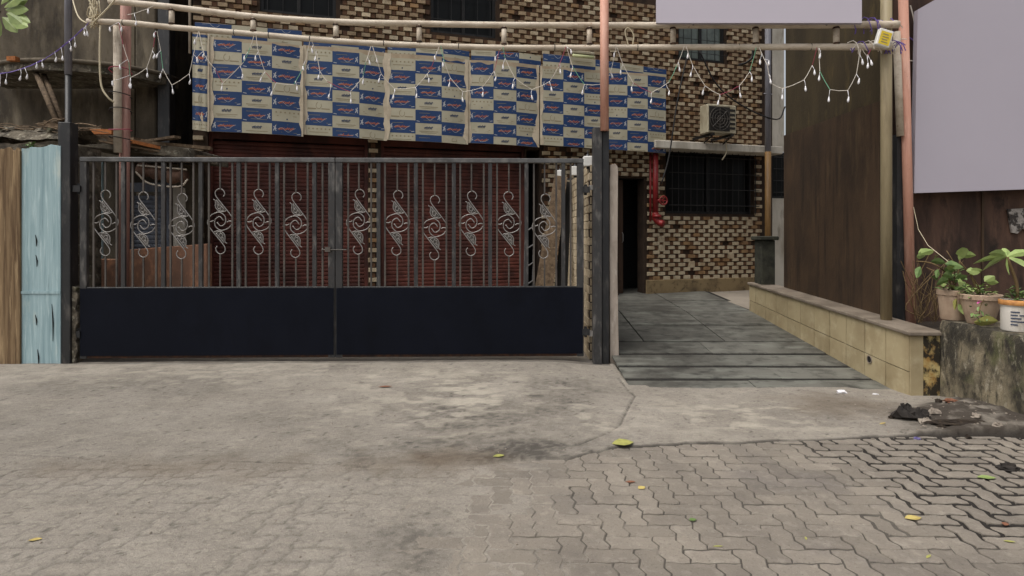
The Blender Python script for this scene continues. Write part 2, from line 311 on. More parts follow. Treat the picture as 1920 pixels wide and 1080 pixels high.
wet = sst(1.75, 2.25, X+(ns(5, 47)-.5)*.3)*sst(2.6, 2.8, Y)                 # open black joints at the right
Zp = -.0045-.002*wet+left*.0125-sst(.3, .8, left)*imprint*.005
Zc = .013+.022*sst(3.7, 6.4, Y)+(ns(1.1, 5)-.5)*.02+(ns(6, 6)-.5)*.007
Zc = Zc-.045*sst(.4, 1.1, X)*sst(4.6, 5.6, Y)
def pl_dist(pts):
    d = np.full(X.shape, 9.)
    for a, c in zip(pts[:-1], pts[1:]):
        vx, vy = c[0]-a[0], c[1]-a[1]; t = np.clip(((X-a[0])*vx+(Y-a[1])*vy)/(vx*vx+vy*vy), 0, 1)
        d = np.minimum(d, np.hypot(X-a[0]-t*vx, Y-a[1]-t*vy))
    return d
P2 = lambda *l: [tuple(gp(u, v)[:2]) for u, v in l]
jx = (ns(11, 31)-.5)*.05
crack = np.minimum(pl_dist(P2((1158,705),(1190,742),(1176,772),(1162,800),(1140,815),(1080,838)))+np.abs(jx)*.35, 9)
crack2 = pl_dist(P2((0,855),(60,858),(140,862),(240,874),(330,876),(420,868),(560,872),(700,880)))+np.abs(jx)*.5
cr = np.maximum(sst(.016, .003, crack), .55*sst(.014, .003, crack2))
Zc = Zc-.016*cr
soilm = sst(-.1, .3, np.minimum(X-2.75-(Y-4.2)*.25, 4.95-Y+.35*(X-3.2))+(ns(3, 41)-.5)*.5)*sst(4.08, 4.2, Y)
Zc = Zc+soilm*(.01+.09*sst(3.1, 3.85, X)*ns(4, 43)+.02*ns(16, 44)+.012*ns(40, 45))
Z = Zp*(1-conc)+Zc*conc
Z[Y > 6.9] = -.02
inramp = (X > 1.16+np.clip(6.1-Y, 0, 1)*.35) & (X < 3.62) & (Y > 5.62)
Z = np.where(inramp, -.07, Z)
dark = .75*cr+.22*sst(.5, .72, ns(1.3, 51))*conc+.12*sst(.56, .7, ns(5, 52))*(conc+left*(1-conc))+.5*sst(.72, .77, ns(26, 53))*(conc+left*(1-conc))
def blob(u, v, ru, rv, s): 
    p = gp(u, v); q = gp(u+ru, v); r = gp(u, v-rv); rx = abs(q.x-p.x); ry = abs(r.y-p.y)
    return np.clip(1-np.hypot((X-p.x)/rx, (Y-p.y)/ry)+(ns(5, s)-.5)*1.3, 0, 1)
dark = dark+.7*blob(1055, 755, 90, 50, 61)+.35*blob(900, 780, 120, 50, 67)+.75*blob(970, 850, 120, 28, 62)+.32*blob(800, 800, 190, 70, 66)+.5*blob(760, 1020, 150, 75, 63)+.5*blob(1080, 890, 130, 25, 64)+.2*blob(560, 790, 300, 35, 65)+.15*blob(250, 720, 350, 20, 68)
dark = np.clip(dark*(.55+.7*sst(.3, .7, ns(30, 55))), 0, .85); dark = np.maximum(dark, wet*(1-conc)*.95); dark = np.maximum(dark, left*(1-conc)*imprint*.42)
sand = (1-conc)*(1-sst(.02, .14, left))*(1-wet); dark = np.maximum(dark, sand*.4)
edge = sst(.03, .004, np.abs(Y-ey+.004))*(1-.8*left)*(.35+.65*sst(.3, .55, ns(4, 57))); dark = np.maximum(dark, edge*.9)
dark = np.maximum(dark, .8*sst(.05, .0, np.abs(Y-6.53-.024*X))*(X < 1.1))  # contact shadow under the gate, painted into the dark mask
dark = np.maximum(dark, .55*sst(.16, .0, np.abs(Y-6.6-.024*X))*(X < 1.1)*(.5+ns(9, 58)))  # wider, softer band of the same painted gate shadow
light = np.clip(.75*blob(870, 745, 260, 60, 71)+.6*blob(1120, 800, 90, 40, 74)+.7*blob(1400, 780, 230, 45, 72)+.5*blob(400, 700, 500, 30, 73), 0, 1)*sst(.46, .62, fbm(X*7, Y*12, 75, 7))*(.5+.8*ns(40, 76))
brown = np.clip(.6*blob(820, 870, 160, 30, 81)+.5*blob(1580, 760, 150, 30, 82)+.4*blob(300, 880, 400, 30, 83), 0, .6)
soil = np.clip(soilm*(.35+1.1*sst(.25, .7, ns(9, 91))), 0, .97); joint = np.maximum(sand*.6, wet*(1-conc))
def gh(x, y):
    a_ = int(np.clip((x-gx[0])/step, 0, len(gx)-1)); c_ = int(np.clip((y-gy[0])/step, 0, len(gy)-1)); return float(Z[c_, a_])
ny, nx = X.shape; V = np.stack([X, Y, Z], -1).reshape(-1, 3)
idx = np.arange(nx*ny).reshape(ny, nx); Fq = np.stack([idx[:-1, :-1], idx[:-1, 1:], idx[1:, 1:], idx[1:, :-1]], -1).reshape(-1, 4)
me = bpy.data.meshes.new('concrete_apron'); me.vertices.add(len(V)); me.vertices.foreach_set('co', V.ravel().astype(np.float32))
me.loops.add(Fq.size); me.loops.foreach_set('vertex_index', Fq.ravel().astype(np.int32)); me.polygons.add(len(Fq))
me.polygons.foreach_set('loop_start', np.arange(0, Fq.size, 4, dtype=np.int32)); me.polygons.foreach_set('loop_total', np.full(len(Fq), 4, np.int32))
me.polygons.foreach_set('use_smooth', np.ones(len(Fq), bool)); me.update(calc_edges=True); me.validate()
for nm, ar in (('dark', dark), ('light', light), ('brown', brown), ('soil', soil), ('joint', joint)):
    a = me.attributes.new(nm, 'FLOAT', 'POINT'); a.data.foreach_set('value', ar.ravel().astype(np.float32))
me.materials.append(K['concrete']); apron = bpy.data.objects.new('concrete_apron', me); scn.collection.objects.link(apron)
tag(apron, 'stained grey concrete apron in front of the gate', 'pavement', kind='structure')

# zigzag pavers, laid in herringbone: each a piece of its own
def paver_poly(cells, gap):
    A = .0105
    def hz(p, q): x0, x1, y = p[0], q[0], p[1]; s = [(x0, y), (x0+(x1-x0)*.3, y+(A if x1 > x0 else -A)*.4), (x0+(x1-x0)*.7, y-(A if x1 > x0 else -A)*.4)]; return s
    def vt(p, q): y0, y1, x = p[1], q[1], p[0]; s = [(x, y0), (x+(A if y1 > y0 else -A), y0+(y1-y0)*.3), (x-(A if y1 > y0 else -A), y0+(y1-y0)*.7)]; return s
    W = WP; c = [(0,0), (W,0), (2*W,0), (2*W,W), (W,W), (0,W)] if cells == 'h' else [(0,0), (W,0), (W,W), (W,2*W), (0,2*W), (0,W)]
    out = []
    for a, q in zip(c, c[1:]+c[:1]): out += hz(a, q) if abs(a[1]-q[1]) < 1e-6 else vt(a, q)
    n = len(out); res = []
    for t in range(n):
        p0, p1, p2 = Vector(out[t-1]), Vector(out[t]), Vector(out[(t+1) % n])
        n1 = Vector((-(p1-p0).y, (p1-p0).x)).normalized(); n2 = Vector((-(p2-p1).y, (p2-p1).x)).normalized(); nn = (n1+n2).normalized()
        res.append(p1+nn*gap)
    cx = (W, W/2) if cells == 'h' else (W/2, W)
    return [(p.x-cx[0], p.y-cx[1]) for p in res]
pav_me = {}
def paver_mesh(kind, gap):
    k = (kind, gap)
    if k in pav_me: return pav_me[k]
    a = paver_poly(kind, gap); t = paver_poly(kind, gap+.004); n = len(a)
    vs = [(x, y, -.03) for x, y in a]+[(x, y, -.003) for x, y in a]+[(x, y, 0) for x, y in t]
    fs = [[q, (q+1) % n, (q+1) % n+n, q+n] for q in range(n)]+[[q+n, (q+1) % n+n, (q+1) % n+2*n, q+2*n] for q in range(n)]+[list(range(2*n, 3*n))]
    m = bpy.data.meshes.new('paver'); m.from_pydata(vs, [], fs); m.materials.append(K['paver']); pav_me[k] = m; return m
pvb = MB(); pvb.quad((-2, 1.6, -.05), (4.4, 1.6, -.05), (4.4, 4.4, -.05), (-2, 4.4, -.05))
paving = tag(pvb.build('paved_path', K['joint'], origin=(0,0,0)), 'zigzag concrete block paving in the foreground', 'pavement', kind='structure')
cand = []
for i in range(-14, 42):
    for j in range(12, 40):
        k = (i-j) % 4
        if k == 0: kind, cx, cy = 'h', (i+1)*WP, (j+.5)*WP
        elif k == 3: kind, cx, cy = 'v', (i+.5)*WP, (j+1)*WP
        else: continue
        if cy > edge_y(cx)+.12 or cx > 4.3 or cx < -1.5: continue
        u = 960+cx/cy*FPX; v = HOR+H/cy*FPX
        vis = (0 < u < 1930) and v < 1085 and cx > -.75 and cx < 3.9
        cand.append((0 if vis else 1, cy, kind, cx, cy))
cand.sort(); rest = MB()
for q, (hid, _, kind, cx, cy) in enumerate(cand):
    wetp = cx > 2.1+random.uniform(-.3, .3) and cy > 2.78+random.uniform(-.1, .1)
    gap = random.choice((.012, .016)) if wetp else random.choice((.003, .004, .0052))
    m = paver_mesh(kind, gap)
    mw = Matrix.Translation((cx, cy, .0+random.uniform(-.0025, .0025))) @ Matrix.Rotation(random.uniform(-.008, .008), 4, 'Z') @ Matrix.Rotation(random.uniform(-.012, .012), 4, 'X') @ Matrix.Rotation(random.uniform(-.012, .012), 4, 'Y')
    if q < 300: inst('paver', m, mw, paving)
    else: rest.add([mw @ vv.co for vv in m.vertices], [list(p.vertices) for p in m.polygons])
tag(rest.build('paver_remainder', K['paver'], paving), kind='stuff')

# driveway ramp of dark stone slabs
dv = MB(); ys = [5.5, 6.0, 7, 8, 8.85, 10, 11.5, 12.4]
for a, c in zip(ys[:-1], ys[1:]): dv.quad((1.13, a, ramp(a)-.008), (3.7, a, ramp(a)-.008), (3.7, c, ramp(c)-.008), (1.13, c, ramp(c)-.008))
drive = tag(dv.build('driveway', K['joint'], origin=(0,0,0)), 'dark stone ramp running in beside the gate', 'driveway', kind='structure')
rows = [5.5, 5.84, 6.24, 6.68, 7.2]
def slab_piece(x0, x1, y0, y1, skew=0):
    s = MB(); gy_ = .034 if y1 < 7.21 else .012; g = .009; z = random.uniform(-.003, .003)
    P = [(x0+g, y0+gy_), (x1-g, y0+gy_), (x1-g+skew, y1-gy_), (x0+g+skew, y1-gy_)]
    s.add([(x, y, ramp(y)-.018) for x, y in P]+[(x, y, ramp(y)+z) for x, y in P]+[], [[0,1,5,4], [1,2,6,5], [2,3,7,6], [3,0,4,7], [4,5,6,7]])
    s.build('paving_slab', K['kota'], drive)
for a, c in zip(rows[:-1], rows[1:]):
    cut = random.uniform(2.0, 2.9); slab_piece(1.12, cut, a, c); slab_piece(cut-.012, 3.6, a, c)
r2 = [7.2, 8.0, 8.85, 9.9, 11.4]; cols = [1.12, 1.62, 2.62, 3.62]
for a, c in zip(r2[:-1], r2[1:]):
    for x0, x1 in zip(cols[:-1], cols[1:]): slab_piece(x0, x1, a, c)
fb = MB(); fb.quad((3.62, 8.9, .295), (6, 8.9, .3), (6, 13, .42), (3.62, 13, .42)); fb.quad((-6.5, 6.75, -.03), (1.0, 6.75, -.03), (1.0, 11, .25), (-6.5, 9, .25))
tag(fb.build('courtyard_floor', K['road']), 'bare floor of the yard behind the gate', 'ground', kind='structure')

# ------------------------------------------------------------------ tiled building
bl = thing('building', FAC.w(0, 0, 0), 'building clad in pale and dark chequered bricks behind the gate', 'building', rz=FAC.ang)
fm = lambda: MB(FAC.M)
def fr(u0, u1, v0, v1, d=0):                      # pixel box of the photo -> (s0, s1, z0, z1) on the facade
    a = FAC.px(u0, v1, d); c = FAC.px(u1, v0, d); a2 = FAC.px(u1, v1, d); c2 = FAC.px(u0, v0, d)
    return a[0], c[0], (a[1]+a2[1])/2, (c[1]+c2[1])/2
sL = FAC.px(362, 300)[0]; sR = FAC.px(1427, 300)[0]; sE = FAC.px(1470, 300)[0]; TOP = 7.5
win = [fr(487, 630, -150, 28), fr(808, 930, -120, 66), fr(1272, 1360, -60, 114)]
bigwin = fr(1248, 1414, 283, 401); farwin = fr(1448, 1490, 285, 372)
sh1 = fr(390, 690, 252, 560); sh2 = fr(714, 985, 258, 560); doorz = fr(1160, 1208, 334, 550)
sh1 = (sh1[0], sh1[1], .2, 2.98); sh2 = (sh2[0], sh2[1], .2, 2.98); doorz = (doorz[0], doorz[1], .35, doorz[3])
recess = (sh2[1]+.02, FAC.px(1012, 300)[0], .2, 2.9)
holes = win+[bigwin, sh1, sh2, doorz, farwin, recess]
# wall built round the openings
sx = sorted(set([sL, sE]+[h[0] for h in holes]+[h[1] for h in holes])); sx = [a for a in sx if sL <= a <= sE]; szs = sorted(set([0, TOP]+[h[2] for h in holes]+[min(h[3], TOP) for h in holes]))
wl = fm(); pl = fm()
for a, c in zip(sx[:-1], sx[1:]):
    run = None
    for z0, z1 in zip(szs[:-1], szs[1:]):
        m = ((a+c)/2, (z0+z1)/2); hole = any(h[0] < m[0] < h[1] and h[2] < m[1] < h[3] for h in holes)
        if hole:
            if run: (wl if a < sR-.01 else pl).box(a, c, 0, .25, run[0], run[1]); run = None
        else: run = (run[0], z1) if run else (z0, z1)
    if run: (wl if a < sR-.01 else pl).box(a, c, 0, .25, run[0], run[1])
wl.box(sL, sE, 3.0, 3.2, 0, TOP); wl.box(sL, sL+.2, .252, 2.99, 0, TOP); wl.box(sE-.2, sE, .252, 2.99, 0, TOP); wl.box(sL, sE, .252, 2.99, TOP-.15, TOP)
wl.build('wall', K['mortar'], bl); pl.build('plaster_end_wall', K['whitewall'], bl)
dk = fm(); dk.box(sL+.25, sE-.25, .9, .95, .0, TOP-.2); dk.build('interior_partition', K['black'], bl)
bs = fm(); a = fr(1210, 1412, 521, 545); bs.box(a[0], a[1], -.05, -.001, .2, a[3]-.01, ch=.012); bs.build('plinth', K['plinth'], bl)
# cladding bricks
card_z = (FAC.px(800, 262, .3)[1], FAC.px(800, 96, .3)[1]); cs0, cs1 = FAC.px(362, 150, .3)[0], FAC.px(1245, 150, .3)[0]
PER, CH, LW = .215, .0785, .142
bm_ = MB(); bm_.box(-LW/2, LW/2, -.036, .0, -CH/2+.005, CH/2-.005); 
vv = bm_.v
for p in vv:
    if p.y < -.01: p.x *= .91; p.z *= .84
bme = bpy.data.meshes.new('brick'); bme.from_pydata([tuple(p) for p in vv], [], bm_.f[:3]+bm_.f[4:] if False else bm_.f); bme.materials.append(K['brick_light'])
bme3 = bme.copy(); bme3.materials.clear(); bme3.materials.append(K['brick_upper'])
bme4 = bme.copy(); bme4.materials.clear(); bme4.materials.append(K['brick_tan'])
bme2 = bpy.data.meshes.new('tall_brick'); bme2.from_pydata([(p.x*.95, p.y*1.05, p.z*1.95) for p in vv], [], bm_.f); bme2.materials.append(K['brick_light'])
lights = []; darks = fm(); rowi = 0; z = .02; clad_hi = 5.6
def free(s, z, hw=.07):
    if s-hw < sL or s+hw > sR: return False
    for h in holes:
        if h[0]-hw < s < h[1]+hw and h[2]-.03 < z < h[3]+.03: return False
    return True
ledge_z = FAC.px(1340, 275)[1]
while z < clad_hi:
    s = sL+(PER/2 if rowi % 2 else 0)+LW/2
    while s < sR:
        hid = cs0 < s < cs1-.12 and 2.98 < z < 4.15
        if free(s, z) and not hid and random.random() > .03: lights.append((s, z+random.uniform(-.004, .004), random.random() < .06))
        ds = s+PER/2
        if free(ds, z, .035) and not hid:
            darks.box(ds-.033, ds+.033, -.026+random.uniform(-.004, .004), 0, z-CH/2+.005, z+CH/2-.005)
        s += PER
    z += CH; rowi += 1
def proj(s, z):
    p = FAC.w(s, 0, z); return 960+p.x/p.y*FPX, HOR-(p.z-H)/p.y*FPX, p.y
sc = []
for (s, z, tall) in lights:
    u, v, y = proj(s, z); vis = -5 < u < 1925 and -5 < v and v < 548 and not (1230 < u < 1615 and v < 44) and (u > 1150 or v < 300) and u < 1440
    sc.append((0 if vis else 1, y, s, z, tall))
sc.sort(); rest = fm()
for q, (hid, y, s, z, tall) in enumerate(sc):
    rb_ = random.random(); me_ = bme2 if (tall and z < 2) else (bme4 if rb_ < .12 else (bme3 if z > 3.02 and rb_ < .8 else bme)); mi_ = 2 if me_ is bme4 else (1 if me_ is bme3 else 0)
    mw = FAC.M @ Matrix.Translation((s+random.uniform(-.006, .006), random.uniform(-.008, .0), z)) @ Matrix.Rotation(random.uniform(-.012, .012), 4, 'Y')
    if q < 300: inst('brick', me_, mw, bl)
    else: rest.add([FAC.I @ (mw @ v_.co) for v_ in me_.vertices], [list(p.vertices) for p in me_.polygons], mi_)
tag(rest.build('brick_remainder', [K['brick_light'], K['brick_upper'], K['brick_tan']], bl), kind='stuff'); tag(darks.build('dark_brick', K['brick_dark'], bl), kind='stuff')
# roller shutters, slat by slat
def shutter(r, name, mat, par, slat=.06, mk=fm, d=.12, label=None):
    s0, s1, z0, z1 = r; fb_ = mk(); fb_.box(s0, s0+.05, d-.07, d+.03, z0, z1); fb_.box(s1-.05, s1, d-.07, d+.03, z0, z1); fb_.box(s0+.051, s1-.051, d-.06, d+.02, z1-.12, z1)
    sh = fb_.build(name, mat, par)
    if label: sh['label'] = label
    n = int((z1-.125-z0)/slat)
    prof = [(.004, 0), (-.006, .12), (-.009, .5), (-.006, .82), (.004, .92), (.006, 1.0)]
    m0 = MB(); P = []
    for y, t in prof: P += [(0, y, t*slat), (1, y, t*slat)]
    me_ = bpy.data.meshes.new('slat'); me_.from_pydata(P, [], [[2*q, 2*q+1, 2*q+3, 2*q+2] for q in range(len(prof)-1)]); me_.materials.append(mat)
    X_ = mk().xf
    for q in range(n):
        mw = X_ @ Matrix.Translation((s0+.052, d, z0+q*slat+random.uniform(-.002, .002))) @ Matrix.Diagonal((s1-s0-.104, 1, 1, 1)) @ Matrix.Rotation(random.uniform(-.0015, .0015), 4, 'Y')
        inst('slat', me_, mw, sh)
    return sh
shutter(sh1, 'roller_shutter', K['shutter'], bl, label='maroon roller shutter left of the brick pier')
shutter(sh2, 'roller_shutter', K['shutter'], bl, label='maroon roller shutter right of the brick pier')
# windows
def window(r, glass, bars_v, bars_h, d0=.08, fw=.05, rodr=.007, proud=.03, mull=True):
    s0, s1, z0, z1 = r; f = fm()
    f.box(s0, s0+fw, d0-.03, d0+.05, z0, z1); f.box(s1-fw, s1, d0-.03, d0+.05, z0, z1); f.box(s0+fw+.001, s1-fw-.001, d0-.028, d0+.05, z0, z0+fw); f.box(s0+fw+.001, s1-fw-.001, d0-.028, d0+.05, z1-fw, z1)
    if mull: f.box((s0+s1)/2-.025, (s0+s1)/2+.025, d0-.026, d0+.048, z0+fw+.001, z1-fw-.001)
    wn = f.build('window', K['darkframe'], bl)
    for a, c in (((s0+fw, (s0+s1)/2-.025), ((s0+s1)/2+.025, s1-fw)) if mull else ((s0+fw, s1-fw),)):
        p = fm(); p.box(a+.002, c-.002, d0+.012, d0+.02, z0+fw+.002, z1-fw-.002); p.build('pane', glass, wn)
    for q in range(bars_v):
        s = s0+(s1-s0)*(q+.5)/bars_v; p = fm(); p.tube([(s, -proud, z0+.005), (s, -proud, z1-.005)], rodr, 5); p.build('grille_bar', K['darkframe'], wn)
    for q in range(bars_h):
        z_ = z0+(z1-z0)*(q+.5)/bars_h; p = fm(); p.tube([(s0-.01, -proud-.012, z_), (s1+.01, -proud-.012, z_)], rodr, 5); p.build('grille_bar', K['darkframe'], wn)
    return wn
window(win[0], K['glass'], 5, 0); window(win[1], K['glass'], 5, 4); window(win[2], K['glassreflect'], 6, 7, rodr=.006)
bw = window(bigwin, K['glass'], 15, 4, d0=.14, proud=.12, rodr=.008, mull=True)
window((farwin[0], farwin[1]-.02, farwin[2], farwin[3]), K['glass'], 4, 4, d0=.1, mull=False)
# door
s0, s1, z0, z1 = doorz; mid = s0+(s1-s0)*.33
dd = fm(); dd.box(s0+.01, mid, .16, .2, z0, z1-.02); dr = dd.build('door', K['door'], bl)
for q in range(2): p = fm(); p.box(s0+.05, mid-.04, .145, .159, z0+.25+q*.95, z0+1.0+q*.95, ch=.008); p.build('door_panel', K['door'], dr)
p = fm(); p.tube([(mid-.03, .13, z0+.95), (mid-.03, .10, z0+.98), (mid-.03, .10, z0+1.1), (mid-.03, .13, z0+1.13)], .008, 6); p.build('handle', K['scroll'], dr)
# ledge slab over the ground-floor window, and drain pipe at the corner
a = fr(1246, 1466, 263, 284, .35); p = fm(); p.box(a[0]-.2, a[1], -.38, -.001, a[2], a[2]+.14, ch=.012); p.build('ledge', K['whitewall'], bl)
s = FAC.px(1440, 200, .44)[0]; zc = FAC.px(1440, 292, .1)[1]
p = fm(); p.tube([(s, -.44, zc+.02), (s, -.44, TOP-.5)], .055, 12); p.tube([(s-.09, -.44, zc+1.1), (s+.09, -.44, zc+1.1)], .012, 6); pp = p.build('drain_pipe', K['pipegrey'], bl, smooth=True)
p = fm(); p.tube([(s, -.44, .35), (s, -.44, zc+.019)], .056, 12); p.build('lower_drain_pipe', K['pipebrown'], bl, smooth=True)
# black cables on the facade
for pts, nm, lb in (([(1292,90),(1270,190),(1255,290),(1240,345)], 'cable', 'straight black cable slanting down past the air conditioner'), ([(1310,92),(1345,160),(1395,200),(1456,224),(1472,200)], 'cable', 'sagging black cable right of the air conditioner')):
    p = MB(); p.tube(smooth_path([FAC.w(FAC.px(u, v, .5)[0], .5, FAC.px(u, v, .5)[1]) for u, v in pts], 6), .013, 6); tag(p.build(nm, K['cable'], smooth=True), lb, 'cable', 'cables on the facade')
p = MB(); p.tube(smooth_path([FAC.w(FAC.px(u, v, .42)[0], .42, FAC.px(u, v, .42)[1]) for u, v in ((1360,262),(1362,285),(1354,300))], 6), .011, 6); tag(p.build('hose', K['cable_white'], smooth=True), 'short white hose hanging under the air conditioner', 'hose')
# tube light
s, z = FAC.px(1094, 104, .45); lt = thing('tube_light', FAC.w(s, .45, z), 'pale green tube light fitting above the cardboard sheets', 'light')
p = fm(); p.box(s-.2, s+.2, -.47, -.36, z+.02, z+.07, ch=.01); p.build('fitting', K['acwhite'], lt); p = fm(); p.tube([(s-.19, -.44, z-.012), (s+.19, -.44, z-.012)], .028, 10); p.build('tube', K['tubelight'], lt, smooth=True)
# air conditioner
s0, s1, z0, z1 = fr(1327, 1381, 196, 250, .62); ac = thing('air_conditioner', FAC.w((s0+s1)/2, .55, z0), 'boxy cream air conditioner outdoor unit on the chequered wall', 'air conditioner')
p = fm(); p.box(s0, s1, -.62, -.38, z0, z1, ch=.015); p.build('casing', K['acwhite'], ac)
cx, cz, R = s0+(s1-s0)*.4, (z0+z1)/2, (z1-z0)*.42
p = fm(); p.box(cx-R, cx+R, -.628, -.6205, cz-R, cz+R); p.build('fan_opening', K['acdark'], ac)
p = fm()
for rr in (.25, .5, .75, 1): p.tube([(cx+R*.97*rr*math.cos(t*math.pi/12), -.64, cz+R*.97*rr*math.sin(t*math.pi/12)) for t in range(25)], .005, 5, cap=False)
for t in range(8): p.tube([(cx, -.64, cz), (cx+R*.97*math.cos(t*math.pi/4), -.64, cz+R*.97*math.sin(t*math.pi/4))], .004, 4)
p.build('fan_grille', K['bar'], ac)
for q in range(5): p = fm(); p.box(s1-.17, s1-.03, -.627, -.6205, z0+.08+q*.08, z0+.12+q*.08); p.build('vent_slat', K['acdark'], ac)
for ss in (s0+.1, s1-.1): p = fm(); p.box(ss-.02, ss+.02, -.65, -.01, z0-.045, z0-.002); p.tube([(ss, -.6, z0-.05), (ss, -.02, z0-.3)], .012, 6); p.build('bracket', K['darkframe'], ac)
# red fire riser
fp = thing('fire_riser', FAC.w(FAC.px(1228, 400, .2)[0], .2, .35), 'red fire pipe with valve wheel left of the barred window', 'fire pipe')
s = FAC.px(1229, 300, .2)[0]; zt = FAC.px(1229, 287, .2)[1]; zb = FAC.px(1229, 405, .2)[1]
p = fm(); p.tube([(s, -.2, zb+.05), (s, -.2, zt)], .05, 12); p.build('pipe', K['red'], fp, smooth=True)
p = fm(); p.tube(smooth_path([(s, -.2, zb+.06), (s+.01, -.2, zb-.05), (s+.06, -.24, zb-.12), (s+.1, -.3, zb-.14)], 5), .06, 12); p.tube([(s+.02, -.22, zb+.02), (s+.02, -.22, zb-.03)], .075, 12); p.build('outlet', K['red'], fp, smooth=True)
zz = FAC.px(1240, 376, .3)[1]; p = fm(); p.tube([(s, -.2, zz), (s+.1, -.3, zz)], .03, 8); p.tube([(s+.1+.075*math.cos(t*math.pi/9), -.3, zz+.075*math.sin(t*math.pi/9)) for t in range(19)], .014, 6)
for t in range(4): p.tube([(s+.1, -.3, zz), (s+.1+.075*math.cos(t*math.pi/2), -.3, zz+.075*math.sin(t*math.pi/2))], .009, 5)
p.build('valve_wheel', K['red'], fp, smooth=True)
p = fm(); p.tube([(s-.085, -.17, zt), (s-.085, -.17, zb-.1)], .02, 8); p.build('side_pipe', K['red'], fp, smooth=True)

